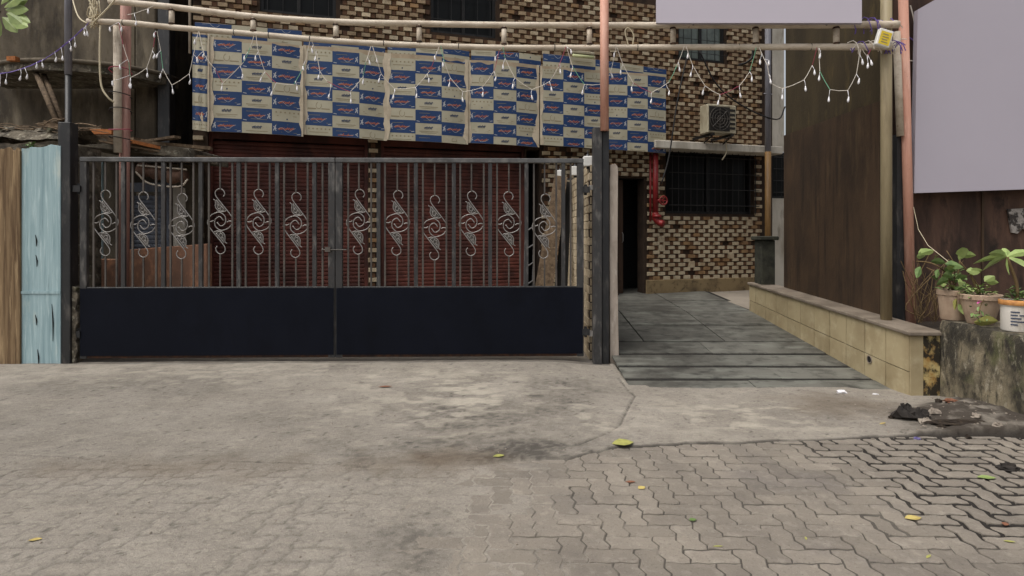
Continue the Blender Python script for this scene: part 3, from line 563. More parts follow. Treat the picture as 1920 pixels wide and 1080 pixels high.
# ------------------------------------------------------------------ printed cardboard sheets
def card_sheet(u0, u1, vt0, vt1, vb0, vb1, d, ncol, nrow, label, flip, tape, ragged=.02, phase=0):
    """one printed sheet: corner rows in photo pixels, at its true depth d before the facade"""
    s0 = FAC.px(u0, 200, d)[0]; s1 = FAC.px(u1, 200, d)[0]
    zt = [FAC.px(u0, vt0, d)[1], FAC.px(u1, vt1, d)[1]]; zb = [FAC.px(u0, vb0, d)[1], FAC.px(u1, vb1, d)[1]]
    th = thing('cardboard_sheet', FAC.w((s0+s1)/2, d, min(zb)), label, 'cardboard', 'printed cardboard sheets over the shutters')
    seed = int(u0); rr = random.Random(seed); W_ = s1-s0
    bow = lambda x: .03*math.sin(math.pi*x)+.014*math.sin(5*x+seed)+.004*math.sin(13*x+seed)
    def pt(x, t, e=0): zb_ = zb[0]+(zb[1]-zb[0])*x; zt_ = zt[0]+(zt[1]-zt[0])*x; return (s0+W_*x, -d-bow(x)-e, zb_+(zt_-zb_)*t)
    b = fm(); n = 36; V = []
    for q in range(n+1):
        x = q/n
        for t in (0, 1): V += [pt(x, t), (pt(x, t)[0], pt(x, t)[1]+.006, pt(x, t)[2])]
    F = []
    for q in range(n):
        o = q*4; F += [[o, o+4, o+6, o+2], [o+1, o+3, o+7, o+5], [o, o+1, o+5, o+4], [o+2, o+6, o+7, o+3]]
    F += [[0, 2, 3, 1], [n*4, n*4+1, n*4+3, n*4+2]]
    b.add(V, F, 0); b.build('board', K['card'], th)
    pr = fm()                                        # flat print: cells, lettering-like marks and logos
    rowh = 1/nrow; 
    tr = lambda x: ragged*(.4+.6*math.sin(9*x+seed)*math.sin(23*x+seed*2))
    xl = [.01 if tape[0] else .0, .99 if tape[1] else 1.0]
    for c in range(ncol):
        x0 = xl[0]+(xl[1]-xl[0])*c/ncol; x1 = xl[0]+(xl[1]-xl[0])*(c+1)/ncol
        off = -((phase+(.13 if c % 2 else 0)) % 1)*rowh
        for r in range(0, nrow+2):
            t0 = r*rowh+off; t1 = t0+rowh
            if t1 <= .01 or t0 >= .985: continue
            q0, q1 = max(t0, 0.002), min(t1, .985+tr(x0)-ragged)
            if q1-q0 < .02: continue
            blue = (r+flip+c) % 2 == 0
            if blue: q0, q1 = max(q0-.03*rowh, .002), min(q1+.03*rowh, .985)
            sub = 12//ncol*1 if ncol < 4 else 4; sub = 36//ncol if ncol in (1, 3) else 8
            for k in range(sub):
                xa = x0+(x1-x0)*k/sub; xb = x0+(x1-x0)*(k+1)/sub; ta = min(q1, q1+(tr(xa)-tr(x0)) if q1 > .9 else q1); tb = min(q1, q1+(tr(xb)-tr(x0)) if q1 > .9 else q1)
                e_ = .0022 if blue else .0012; pr.quad(pt(xa, q0, e_), pt(xb, q0, e_), pt(xb, tb, e_), pt(xa, ta, e_), 0 if blue else 1)
            full = t0 > -.25*rowh and t1 < .97
            cxm = (x0+x1)/2; wx = x1-x0
            inn = lambda t: q0+.01 < t < q1-.012
            def mark(pts, wdt, m):                    # ribbon in sheet coordinates
                pts = [p for p in pts if inn(p[1])]
                for (xa, ta), (xb, tb) in zip(pts[:-1], pts[1:]):
                    A, B = Vector(pt(xa, ta, .003)), Vector(pt(xb, tb, .003)); dd_ = (B-A); nn = Vector((-dd_.z, 0, dd_.x)); 
                    if nn.length < 1e-6: continue
                    nn = nn.normalized()*wdt/2; pr.quad(A-nn, B-nn, B+nn, A+nn, m)
            if blue:
                dirn = -1 if (c % 2) == 0 and ncol == 3 and tape[0] else 1
                for k in range(8):                     # slanted brush lettering
                    xa = cxm+wx*(-.26+.06*k); tm = t0+rowh*(.5+.03*math.sin(k*2.1+seed))
                    mark([(xa, tm-rowh*.10), (xa+wx*.06, tm+rowh*rr.uniform(.02, .10))], .012, 2)
                mark([(cxm+wx*(-.3+.6*k/9), t0+rowh*(.40+.16*math.sin(k*.9))) for k in range(10)], .005, 3)
                mark([(cxm-wx*.3, t0+rowh*.46), (cxm+wx*.26, t0+rowh*.49)], .010, 2)
                mark([(cxm-wx*.36, t0+rowh*.78), (cxm+wx*.05, t0+rowh*.8)], .005, 5); mark([(cxm-wx*.2, t0+rowh*.22), (cxm+wx*.34, t0+rowh*.2)], .005, 5)
                hx = cxm+wx*.40*dirn
                mark([(hx-wx*.05, t0+rowh*.3), (hx+wx*.0, t0+rowh*.55), (hx+wx*.03, t0+rowh*.72)], .014, 3); mark([(hx-wx*.05, t0+rowh*.62), (hx+wx*.05, t0+rowh*.45)], .012, 3); mark([(hx, t0+rowh*.5), (hx+wx*.04, t0+rowh*.28)], .012, 3)
                mark([(cxm-wx*.46*dirn, t0+rowh*.14), (cxm-wx*.34*dirn, t0+rowh*.1)], .01, 3)
            else:
                kind = (c+r) % 3 if not (c == 1) else 1
                if kind == 1:                          # small dark horse-like logo over two lines of small print
                    for k in range(6): mark([(cxm+wx*(-.15+.05*k), t0+rowh*.5), (cxm+wx*(-.11+.05*k), t0+rowh*(.68+.05*(k % 2)))], .011, 4)
                    mark([(cxm-wx*.17, t0+rowh*.62), (cxm+wx*.17, t0+rowh*.66)], .010, 4)
                    mark([(cxm-wx*.36, t0+rowh*.32), (cxm+wx*.36, t0+rowh*.32)], .008, 5); mark([(cxm-wx*.3, t0+rowh*.2), (cxm+wx*.3, t0+rowh*.2)], .005, 5)
                elif kind == 0:                        # row of six little symbols, a text line, one dark dot
                    for k in range(6): mark([(cxm+wx*(-.38+.15*k), t0+rowh*.7), (cxm+wx*(-.33+.15*k), t0+rowh*.74)], .02, 5)
                    mark([(cxm-wx*.34, t0+rowh*.46), (cxm+wx*.34, t0+rowh*.46)], .008, 5); mark([(cxm, t0+rowh*.16), (cxm+wx*.02, t0+rowh*.27)], .018, 4)
                else:                                  # looped outline with words either side
                    mark([(cxm+wx*(.10*math.cos(t*.7+1.9)), t0+rowh*(.55+.26*math.sin(t*.7+1.9))) for t in range(8)], .007, 5)
                    mark([(cxm-wx*.4, t0+rowh*.3), (cxm-wx*.1, t0+rowh*.3)], .014, 5); mark([(cxm+wx*.1, t0+rowh*.3), (cxm+wx*.4, t0+rowh*.3)], .014, 5)
    pr.build('print', [K['printblue'], K['printcream'], K['printorange'], K['printwhite'], K['printink'], K['printgrey']], th)
    for side in (0, 1):
        if not tape[side]: continue
        b = fm(); n = 22; L_ = []; 
        for q in range(n+1):
            t = q/n; wob = .012*math.sin(11*t+seed)+.012*math.sin(29*t+seed*1.7)+rr.uniform(-.004, .004); wd = .034+(.07*math.sin((t-.03)/.27*math.pi) if .03 < t < .3 and side == 1 and seed % 2 else 0)
            p0 = pt(0 if side == 0 else 1, t, .005); sgn = 1 if side == 0 else -1
            L_ += [(p0[0]-sgn*.012, p0[1]-.003, p0[2]), (p0[0]+sgn*(wd+wob), p0[1]-.004-.004*math.sin(17*t), p0[2])]
        b.add(L_, [[2*q, 2*q+1, 2*q+3, 2*q+2] for q in range(n)]); b.build('torn_strip', K['tape'], th)
D = .30
card_sheet(361, 391, 60, 64, 243, 247, D, 1, 7, 'narrow cut printed cardboard sheet at the far left end of the row', 1, (0, 1), .01, .3)
card_sheet(394, 567, 68, 86, 246, 256, D+.014, 3, 7, 'large blue and cream printed cardboard sheet, second from the left', 0, (1, 1), .02)
card_sheet(570, 724, 84, 99, 252, 264, D, 3, 7, 'printed cardboard sheet third from the left, over the brick pier', 1, (1, 1), .03, .2)
card_sheet(727, 876, 99, 112, 262, 271, D+.014, 3, 7, 'fourth printed cardboard sheet from the left, over the right shutter', 1, (1, 1), .03, .35)
card_sheet(879, 1010, 112, 122, 268, 276, D, 3, 7, 'fifth printed cardboard sheet with torn upper right corner', 0, (1, 1), .03, .2)
card_sheet(1013, 1134, 124, 133, 272, 280, D+.014, 3, 7, 'printed cardboard sheet just left of the pink pole', 1, (1, 0), .02, .1)
card_sheet(1136, 1249, 134, 142, 280, 288, D, 3, 7, 'printed cardboard sheet at the right end behind the pink pole', 0, (0, 0), .01, .1)
# upper short row behind the pipe
card_sheet(366, 566, 42, 58, 72, 88, D-.06, 3, 1, 'short top cardboard strip behind the pipe at the left', 1, (0, 0), .01, .5)
card_sheet(569, 722, 64, 82, 88, 102, D-.06, 3, 1, 'short top cardboard strip over the third sheet', 0, (0, 0), .01, .5)
card_sheet(727, 880, 80, 96, 104, 116, D-.06, 3, 1, 'short top cardboard strip over the fourth sheet', 1, (0, 0), .01, .5)
card_sheet(884, 1014, 92, 104, 116, 127, D-.06, 3, 1, 'short top cardboard strip over the fifth sheet', 0, (0, 0), .01, .5)
card_sheet(1018, 1250, 100, 130, 128, 148, D-.06, 5, 1, 'long top cardboard strip at the right behind the pink pole', 1, (0, 0), .01, .5)
s0, s1 = cs0, cs1; z0 = FAC.px(800, 266, .2)[1]
p = fm(); p.box(s0+.05, s1-.05, -.2, -.15, z0+.05, z0+.1); p.box(s0+.05, s1-.05, -.2, -.15, z0+1.2, z0+1.25)
for q in range(7): s_ = s0+.1+(s1-s0-.2)*q/6; p.box(s_-.02, s_+.02, -.149, -.002, z0+.05, z0+.1)
p.build('hoarding_frame', K['steel'], bl)

# ------------------------------------------------------------------ gate
gm = lambda: MB(GAT.M)
gx_ = lambda u: GAT.px(u, HOR, 0)[0]; gz = lambda v, u=600: GAT.px(u, v, 0)[1]
ZT, ZB, ZM = 2.30, .075, gz(541)
om = MB(); sc_ = .00091
def oc(pts): return smooth_path([((x-265)*sc_, 0, -(y-512)*sc_) for x, y in pts], 5)
def orn(flip):
    f = (lambda P: [Vector((-p.x, p.y, -p.z)) for p in P]) if flip else (lambda P: P)
    om.tube(f(oc([(310,212),(328,178),(312,135),(268,113),(222,140),(216,185),(240,232),(310,325),(400,450),(416,515),(382,580),(330,612),(265,622),(208,575),(198,520),(214,478),(262,455),(304,502)])), .0056, 6)
    om.tube(f(oc([(405,515),(370,512),(345,525)])), .006, 5)
    om.tube(f(oc([(190,240),(215,262),(212,330),(242,378),(300,396),(345,385)])), .005, 5)
    for a in ([(235,260),(236,310),(262,318)], [(250,300),(238,350),(272,362)], [(285,330),(268,385),(318,378)], [(225,250),(262,300),(320,370)]): om.tube(f(oc(a)), .004, 5)
    l = f([Vector(((x-265)*sc_, .002, -(y-512)*sc_)) for x, y in ((212,250),(218,330),(246,374),(300,390),(345,382),(300,320),(245,250))]); om.add(l, [list(range(7))], 1)
orn(False); orn(True)
orn_me = bpy.data.meshes.new('scroll_ornament'); orn_me.from_pydata([tuple(p) for p in om.v], [], om.f); orn_me.materials.append(K['scroll']); orn_me.materials.append(K['bar']); orn_me.polygons.foreach_set('material_index', om.m); orn_me.polygons.foreach_set('use_smooth', [True]*len(orn_me.polygons))
def leaf_gate(u0, u1, thick, thin, orns, label, hinge_left):
    x0, x1 = gx_(u0), gx_(u1); g = thing('gate_leaf', GAT.w(x0 if hinge_left else x1, 0, ZB), label, 'gate', 'leaves of the double gate')
    f = gm(); sw = .075
    f.box(x0, x0+sw, -.025, .025, ZB, ZT-.052, ch=.004); f.build('stile', K['rail'], g); f = gm(); f.box(x1-sw, x1, -.025, .025, ZB, ZT-.052, ch=.004); f.build('stile', K['rail'], g)
    f = gm(); f.box(x0, x1, -.028, .028, ZT-.05, ZT, ch=.005); f.build('top_rail', K['toprail'], g)
    f = gm(); f.box(x0+sw+.001, x1-sw-.001, -.022, .022, ZM-.01, ZM+.022, ch=.004); f.build('middle_rail', K['steel'], g)
    f = gm(); f.box(x0+sw+.001, x1-sw-.001, -.022, .022, ZB+.004, ZB+.045, ch=.004); f.build('bottom_rail', K['rust'], g)
    f = gm(); f.box(x0+.012, x1-.012, -.034, -.029, ZB+.035, ZM+.008); f.build('lower_panel', K['panel'], g)
    for u in thick: f = gm(); x = gx_(u); f.box(x-.021, x+.021, -.016, .016, ZM+.023, ZT-.051); f.build('bar', K['rail'], g)
    for u in thin: f = gm(); x = gx_(u); f.box(x-.0095, x+.0095, -.008, .008, ZM+.023, ZT-.051); f.build('thin_bar', K['bar'], g)
    for u, v in orns:
        x, z = gx_(u), gz(v, u); mw = GAT.M @ Matrix.Translation((x, 0, z)) @ Matrix.Rotation(random.uniform(-.03, .03), 4, 'Y'); inst('scroll_ornament', orn_me, mw, g)
        f = gm(); f.box(x-.008, x+.008, -.007, .007, z+.361, ZT-.051); f.build('thin_bar', K['bar'], g); f = gm(); f.box(x-.008, x+.008, -.007, .007, ZM+.023, z-.361); f.build('thin_bar', K['bar'], g)
    return g
gl = leaf_gate(152, 629, [232, 307, 377, 448, 520, 590], [176, 219, 249, 293, 320, 363, 392, 436, 461, 506, 533, 577, 605],
               [(198,418),(269,421),(341,424),(413,415),(485,416),(555,422)], 'left leaf of the black iron gate with scrolls', True)
gr = leaf_gate(630, 1094, [710, 780, 851, 919, 987, 1056], [653, 696, 722, 766, 793, 837, 863, 907, 932, 975, 1001, 1043, 1070],
               [(673,416),(745,418),(815,427),(884,419),(954,420),(1021,424)], 'right leaf of the black iron gate with scrolls', False)
for g, u, sg in ((gl, 148, -1), (gr, 1098, 1)):
    for z in (.35, 1.95): f = gm(); x = gx_(u); f.tube([(x, 0, z-.06), (x, 0, z+.06)], .018, 8); f.box(x-.04, x+.04, -.045, -.02, z-.035, z+.035); f.build('hinge', K['steel'], g)
f = gm(); f.tube([(gx_(606), -.05, gz(468)), (gx_(652), -.05, gz(468))], .007, 8); f.tube([(gx_(606), -.05, gz(468)), (gx_(606), -.03, gz(468)), (gx_(606), -.02, gz(466))], .009, 6); f.box(gx_(612), gx_(622), -.06, -.03, gz(472), gz(463)); f.build('latch', K['bar'], gl)
# posts
def post(name, u0, u1, v0, v1, d0, d1, mat, label, cat='post', ch=.005):
    f = gm(); zb_ = min(gz(v1, u0), -.02); f.box(gx_(u0), gx_(u1), -d0, -d1, zb_, gz(v0, u0), ch=ch); return tag(f.build(name, mat), label, cat)
post('gate_post', 117, 140, 231, 690, -.06, .07, K['steel'], 'black square steel gate post beside the pale blue board')
p = thing('channel_post', GAT.w(gx_(1118), .02, -.05), 'grey steel channel post right of the gate', 'post')
f = gm(); f.box(gx_(1111), gx_(1127), -.06, .05, -.06, gz(238), ch=.004); f.build('flat', K['rail'], p); 
f = gm(); f.box(gx_(1128), gx_(1141), -.035, .085, -.06, gz(234), ch=.004); f.build('web', K['steel'], p)
f = gm(); f.box(gx_(1104), gx_(1111)-.002, -.03, .02, .3, .36); f.box(gx_(1104), gx_(1111)-.002, -.03, .02, 1.95, 2.0); f.build('hinge_plate', K['scroll'], p)
f = MB(); cp = [(gx_(1143), 0), (gx_(1159), 0)]
pts = [(gx_(1144), -.06), (gx_(1161), -.06), (gx_(1158), 1.0), (gx_(1159), gz(312)), (gx_(1154), gz(305)), (gx_(1143), gz(308)), (gx_(1143), 1.2)]
f = gm(); f.prism(pts, .0, .16); tag(f.build('concrete_post', K['paleconcrete'], bevel=.006), 'chipped pale concrete post at the driveway edge', 'post')
jb = MB(GAT.M); n = 26; rj = random.Random(4); xj0, xj1 = gx_(141), gx_(150)
pj = [(xj0, -.04)]+[(xj1+rj.uniform(-.02, .012), -.04+.9*q/n) for q in range(n+1)]+[(xj0, .88)]
jb.prism(pj, -.05, .05); tag(jb.build('chipped_jamb', K['rubble']), 'chipped white plaster strip between left post and gate', 'jamb')
# brick side wall behind the right hinge, with white lamps on it
sw_ = thing('side_wall', (.96, 7.9, 0), 'narrow cream brick wall running back from the gate hinge', 'wall')
f = MB(); f.box(.90, 1.05, 6.78, 9.6, -.05, 2.24); f.build('core', K['mortar'], sw_)
bb = MB(); bb.box(-.012, .0, -.105, .105, -.045, .045); bbm = bpy.data.meshes.new('wall_brick'); bbm.from_pydata([((p.x, p.y*.97, p.z*.92) if p.x < -.005 else tuple(p)) for p in bb.v], [], bb.f); bbm.materials.append(K['brick_light'])
for r in range(24):
    for c in range(13):
        y = 6.89+c*.222+(.111 if r % 2 else 0)
        if y < 9.5: inst('brick', bbm, Matrix.Translation((.90, y, .05+r*.094)), sw_)
bf = bpy.data.meshes.new('end_brick'); bf.from_pydata([(-.068, 0, -.04), (.068, 0, -.04), (.068, 0, .04), (-.068, 0, .04), (-.064, -.01, -.037), (.064, -.01, -.037), (.064, -.01, .037), (-.064, -.01, .037)], [], [[4,5,6,7],[0,1,5,4],[1,2,6,5],[2,3,7,6],[3,0,4,7]]); bf.materials.append(K['brick_light'])
for r in range(24): inst('brick', bf, Matrix.Translation((.972, 6.78, .05+r*.094)), sw_)
for q, (u, v, Y_, lb) in enumerate(((1102, 303, 6.86, 'white box lamp at the gate end of the side wall'), (1078, 321, 7.75, 'middle white box lamp on the side wall'), (1050, 327, 8.9, 'farthest white box lamp behind the gate'))):
    c = at(u, v, Y_); l = thing('wall_lamp', (c.x, Y_, c.z-.07), lb, 'lamp', 'white lamps on the side wall'); f = MB(); f.box(c.x-.055, c.x+.055, Y_-.05, Y_+.05, c.z-.06, c.z+.06, ch=.008); f.build('shade', K['white'], l)
    f = MB(); f.lathe((c.x, Y_, c.z+.06), [(.03, 0), (.02, .02), (.008, .03), (.008, .06), (0, .07)], 8); f.build('finial', K['steel'], l)
    f = MB(); f.box(c.x-.015, max(c.x+.02, .93), Y_-.012, Y_+.012, c.z-.085, c.z-.061); f.build('bracket', K['steel'], l)

# things leaning in the yard behind the gate
def board_px(name, quad, Y0, Y1, th_, mat, label, cat):
    (a, b_, c, d_) = quad; P = [at(*a, Y1), at(*b_, Y1), at(*c, Y0), at(*d_, Y0)]; n = (P[1]-P[0]).cross(P[3]-P[0]).normalized()*th_
    if n.y < 0: n = -n
    f = MB(); f.add(P+[q+n for q in P], [[0,3,2,1], [4,5,6,7], [0,1,5,4], [1,2,6,5], [2,3,7,6], [3,0,4,7]]); return tag(f.build(name, mat), label, cat)
board_px('leaning_board', ((1040,328),(1064,332),(1030,592),(994,592)), 8.15, 8.6, .04, K['timber'], 'pale wooden board leaning behind the right gate leaf', 'board')
board_px('leaning_board', ((1062,340),(1072,342),(1062,592),(1034,592)), 8.3, 8.7, .03, K['black'], 'black board leaning beside the pale wooden board', 'board')
st = thing('step_ladder', at(990, 585, 8.3), 'dark metal ladder behind the right gate leaf', 'ladder')
for u in (982, 998): f = MB(); f.tube([at(u, 592, 8.2), at(u+4, 420, 8.5)], .018, 6); f.build('rail', K['rail'], st)
for q in range(5): f = MB(); a = at(983+q*.8, 570-q*34, 8.22+.06*q); c = at(999+q*.8, 560-q*34, 8.22+.06*q); f.tube([a, c], .013, 6); f.build('rung', K['rail'], st)

# ------------------------------------------------------------------ left side: boards, rubble wall, shed, old plaster wall
def plank(u0, u1, v0, Y_, mat, label, seed):
    r = random.Random(seed); x0, x1 = at(u0, 0, Y_).x, at(u1, 0, Y_).x; zt = at(0, v0, Y_).z; t = thing('hoarding_board', ((x0+x1)/2, Y_, -.03), label, 'board')
    f = MB(); n = 8; top = [(x0+(x1-x0)*q/n, zt+r.uniform(-.02, .03)-.04*abs(q/n-.5)) for q in range(n+1)]
    f.prism([(x0, -.03), (x1, -.03)]+top[::-1], Y_-.02, Y_+.02); f.build('face', mat, t, bevel=.004)
    return t, x0, x1, zt
plank(-60, -4, 272, 6.42, K['wood_brown'], 'brown weathered board at the far left edge of the frame', 2)
plank(0, 40, 278, 6.40, K['wood_brown'], 'brown weathered wooden board left of the pale blue board', 3)
t, x0, x1, zt = plank(43, 116, 274, 6.42, K['wood_blue'], 'pale blue painted wooden board beside the black gate post', 4)
f = MB(); f.box(x0, x1, 6.392, 6.3985, .80, .83); f.build('batten', K['wood_blue'], t)
for (u, v0, v1) in ((66, 440, 462), (67, 478, 500), (66, 590, 610), (97, 570, 640), (70, 655, 685)): 
    f = MB(); a = at(u, v0, 6.395); c = at(u+2, v1, 6.395); f.tube([a, (a+c)/2+Vector((.008, 0, 0)), c], [.002, .007, .002], 5); f.build('split', K['black'], t)
rb = thing('rubble_wall', (-6.0, 6.75, 0), 'crumbling old wall with rough stony top behind the boards', 'wall')
f = MB(); nx_, ny_ = 40, 8; xs = np.linspace(-7.6, -4.86, nx_); ys_ = np.linspace(6.48, 6.95, ny_)
hz_ = lambda x, y: 2.50+.16*float(fbm(np.array(x*2.3), np.array(y*2.3), 7))+.09*float(fbm(np.array(x*8), np.array(y*8), 8))-.12*abs((y-6.72)/.25)**3
V_ = [(x, y, hz_(x, y)) for y in ys_ for x in xs]; F_ = [[a*nx_+c, a*nx_+c+1, (a+1)*nx_+c+1, (a+1)*nx_+c] for a in range(ny_-1) for c in range(nx_-1)]; f.add(V_, F_)
f.box(-7.6, -4.86, 6.485, 6.945, -.05, 2.44); f.build('masonry', K['rubble'], rb, smooth=False)
for q in range(26):
    x = random.uniform(-6.9, -4.9); y = random.uniform(6.5, 6.85); r_ = random.uniform(.025, .07); f = MB(); f.lathe((x, y, hz_(x, y)-.02), [(r_*.8, 0), (r_, r_*.5), (r_*.7, r_), (.001, r_*1.1)], 6)
    for p_ in f.v: p_ += Vector((random.uniform(-.3, .3), random.uniform(-.3, .3), random.uniform(-.3, .3)))*r_*.8
    f.build('stone', K['rubble'], rb)
wd = thing('weed', at(58, 278, 6.45), 'small green weed growing on the rubble wall above the blue board', 'plant')
b0 = at(58, 282, 6.44)
for q in range(16): f = MB(); a = random.uniform(0, 6.28); f.leaf(b0+Vector((random.uniform(-.05, .05), random.uniform(-.03, .03), random.uniform(0, .08))), (math.cos(a), math.sin(a)*.6-.3, random.uniform(.3, 1.2)), random.uniform(.05, .09), .03, .3); f.build('leaf', K['leaf'], wd)
tw = thing('twig_bundle', at(60, 238, 6.6), 'tangle of dry twigs lying along the rubble wall top', 'twigs')
for q in range(22):
    u = random.uniform(-30, 130); a = at(u, 236+random.uniform(-4, 16), 6.55+random.uniform(0, .15)); d_ = Vector((random.uniform(.15, .5), random.uniform(-.06, .1), random.uniform(-.07, .07)))
    f = MB(); f.tube(smooth_path([a, a+d_*.5+Vector((0, 0, random.uniform(-.03, .04))), a+d_], 4), random.uniform(.003, .009), 5); f.build('twig', K['timber'], tw)
# shed behind the gate
shd = thing('shed', (-5.0, 8.0, 0), 'low shed with scrap roof behind the left gate leaf', 'shed')
xa, xb = at(150, 0, 8.0).x, at(388, 0, 8.0).x-.12
f = MB(); f.box(xa-.8, at(232, 0, 8).x, 8.0, 8.12, -.05, 2.5); f.box(at(322, 0, 8).x, xb, 8.0, 8.12, -.05, 2.4); f.box(at(232, 0, 8).x, at(322, 0, 8).x, 8.001, 8.119, 2.15, 2.5); f.build('wall', K['plaster'], shd)
LM = Frame((0, 8.0, 0), 0)
shutter((at(233, 0, 8).x, at(321, 0, 8).x, .0, 2.15), 'roller_shutter', K['blueshutter'], shd, slat=.06, mk=lambda: MB(LM.M), d=.05)
f = MB(); zl = at(0, 283, 7.6).z; f.prism([(at(140, 0, 7.5).x, at(0, 268, 7.5).z-.05), (at(372, 0, 7.5).x, at(0, 294, 7.5).z-.05), (at(372, 0, 7.5).x, at(0, 294, 7.5).z+.08), (at(140, 0, 7.5).x, at(0, 268, 7.5).z+.08)], 7.3, 8.3); f.build('roof', K['rubble'], shd, bevel=.01)
for q in range(26):
    u = random.uniform(130, 345); v = 243+(u-130)*.16+random.uniform(-8, 10); Y_ = random.uniform(7.25, 7.9); c = at(u, v+4, Y_); Lh = random.uniform(.15, .5); f = MB(Matrix.Translation(c) @ Matrix.Rotation(random.uniform(-.5, .5), 4, 'Z') @ Matrix.Rotation(random.uniform(-.12, .3), 4, 'Y'))
    f.box(-Lh, Lh, -random.uniform(.02, .09), .03, -.012, random.uniform(.008, .03)); f.build('roof_scrap', K['orange_timber'] if q == 3 else K['timber'], shd)
f = MB(); f.box(at(150,0,7.3).x, at(215,0,7.3).x, 7.24, 7.29, at(0,252,7.27).z, at(0,243,7.27).z); f.build('roof_scrap', K['orange_timber'], shd)
board_px('leaning_board', ((324,352),(345,352),(348,575),(326,575)), 7.8, 7.9, .03, K['whitewall'], 'white board standing beside the blue shutter', 'board')
board_px('leaning_board', ((183,300),(192,300),(190,575),(180,575)), 7.6, 7.7, .03, K['wood_blue'], 'thin pale blue strip of wood behind the gate', 'board')
board_px('leaning_board', ((170,305),(180,305),(177,575),(166,575)), 7.5, 7.6, .03, K['timber'], 'thin brown strip of wood nearest the gate hinge', 'board')
f = MB(); a = at(168, 480, 7.45); c = at(388, 455, 7.45); f.prism([(a.x, 0), (c.x, 0), (c.x, at(0, 457, 7.45).z), (at(240,0,7.45).x, at(0, 468, 7.45).z), (at(238,0,7.45).x, at(0, 486, 7.45).z), (a.x, at(0, 486, 7.45).z)], 7.45, 7.58); tag(f.build('orange_wall', K['orangewall'], bevel=.01), 'low orange plastered wall behind the left gate leaf', 'wall')
rl = thing('tarpaulin_roll', at(300, 330, 7.6), 'brown rolled tarpaulin hung under the shed roof', 'tarpaulin')
f = MB(); f.tube(smooth_path([at(262, 318, 7.5), at(290, 322, 7.5), at(320, 330, 7.5), at(346, 330, 7.5)], 4), [.09+.015*math.sin(q*1.7) for q in range(13)], 12); f.build('roll', K['roll'], rl, smooth=True)
f = MB(); f.tube(smooth_path([at(255, 322, 7.42), at(280, 344, 7.4), at(335, 350, 7.4), at(352, 336, 7.42)], 5), .012, 6); f.tube([at(258, 310, 7.4), at(350, 318, 7.4)], .012, 6); f.build('strap', K['pipe'], rl, smooth=True)
f = MB(); f.tube([at(268, 300, 7.5), at(268, 322, 7.5)], .01, 5); f.tube([at(338, 300, 7.5), at(338, 328, 7.5)], .01, 5); f.build('hanger', K['cable'], rl)
# old plaster house at the left
oh = thing('old_house', (-7.5, 9.3, 0), 'grimy old plaster house behind the crumbling wall', 'building')
f = MB(); f.box(-13, at(252, 0, 9.3).x, 9.3, 9.5, 0, 7.5); f.build('wall', K['plaster'], oh)
f = MB(); f.box(at(253, 0, 9.15).x, at(292, 0, 9.15).x, 9.15, 9.4, 0, 7.5, ch=.02); f.build('corner_pilaster', K['plaster'], oh)
f = MB(); f.box(-13, -12.8, 9.51, 14, 0, 7.5); f.build('flank_wall', K['plaster'], oh); f = MB(); f.box(at(262, 0, 9.3).x, at(262, 0, 9.3).x+.2, 9.51, 14, 0, 7.5); f.build('flank_wall', K['plaster'], oh)
f = MB(); f.box(at(295, 0, 9.0).x, at(318, 0, 9.0).x, 9.0, 9.16, 0, 7.5, ch=.01); tag(f.build('steel_column', K['steel']), 'tall black steel column in the gap beside the old house', 'column')
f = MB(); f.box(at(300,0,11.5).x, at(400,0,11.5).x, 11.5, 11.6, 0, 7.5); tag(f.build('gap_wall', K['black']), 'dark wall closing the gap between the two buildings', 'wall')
f = MB(); a = at(356, 0, 8.45); f.tube([(a.x, 8.45, at(0,100,8.45).z), (a.x, 8.45, 6.5)], .018, 8); tag(f.build('conduit', K['pipe'], smooth=True), 'thin pale conduit beside the left cardboard edge', 'conduit')
# curved concrete tray canopy on the old house
cn = thing('tray_canopy', (-6.9, 8.6, 4.0), 'curved concrete canopy tray on the old house wall', 'canopy')
zc = at(0, 118, 8.2).z; n = 24; cxn = at(95, 0, 8.4).x
ol = [(cxn+1.35*math.cos(math.pi+math.pi*q/n), 9.25+1.05*math.sin(math.pi+math.pi*q/n)) for q in range(n+1)]
f = MB(); f.slab(ol, zc-.10, zc+.02); f.build('slab', K['rubble'], cn)
f = MB(); f.tube([(x, y, zc+.04) for x, y in ol], .035, 8); f.build('rim', K['plaster'], cn, smooth=True)
f = MB(); f.tube([at(145, 118, 8.35), at(128, 142, 9.2)], .03, 6); f.build('bracket', K['timber'], cn)
f = MB(); c = at(34, 114, 8.2); f.box(c.x-.06, c.x+.06, 8.08, 8.16, c.z-.03, c.z+.03); f.build('brick_chip', K['orange_timber'], cn)
f = MB(); zs = at(0, 140, 7.7).z; x_ = at(128, 0, 7.7).x; f.tube([(x_, 7.7, zs), (x_, 7.7, 6.2)], .042, 12); pp = thing('stand_pipe', (x_, 7.7, 2.4), 'upright pipe, grey above and black below, left of the pink post', 'pipe'); f.build('upper_pipe', K['pipegrey'], pp, smooth=True)
f = MB(); f.tube([(x_, 7.7, 0), (x_, 7.7, zs-.001)], .036, 12); f.build('lower_pipe', K['steel'], pp, smooth=True)
for (a, c, lb) in (((68,138,8.3),(108,232,7.8),'longer wooden pole leaning under the canopy tray'), ((82,140,8.4),(116,226,7.9),'shorter wooden pole leaning under the canopy tray')):
    f = MB(); f.tube([at(*a), at(*c)], .035, 8); tag(f.build('leaning_pole', K['timber'], smooth=True), lb, 'pole', 'poles under the canopy')

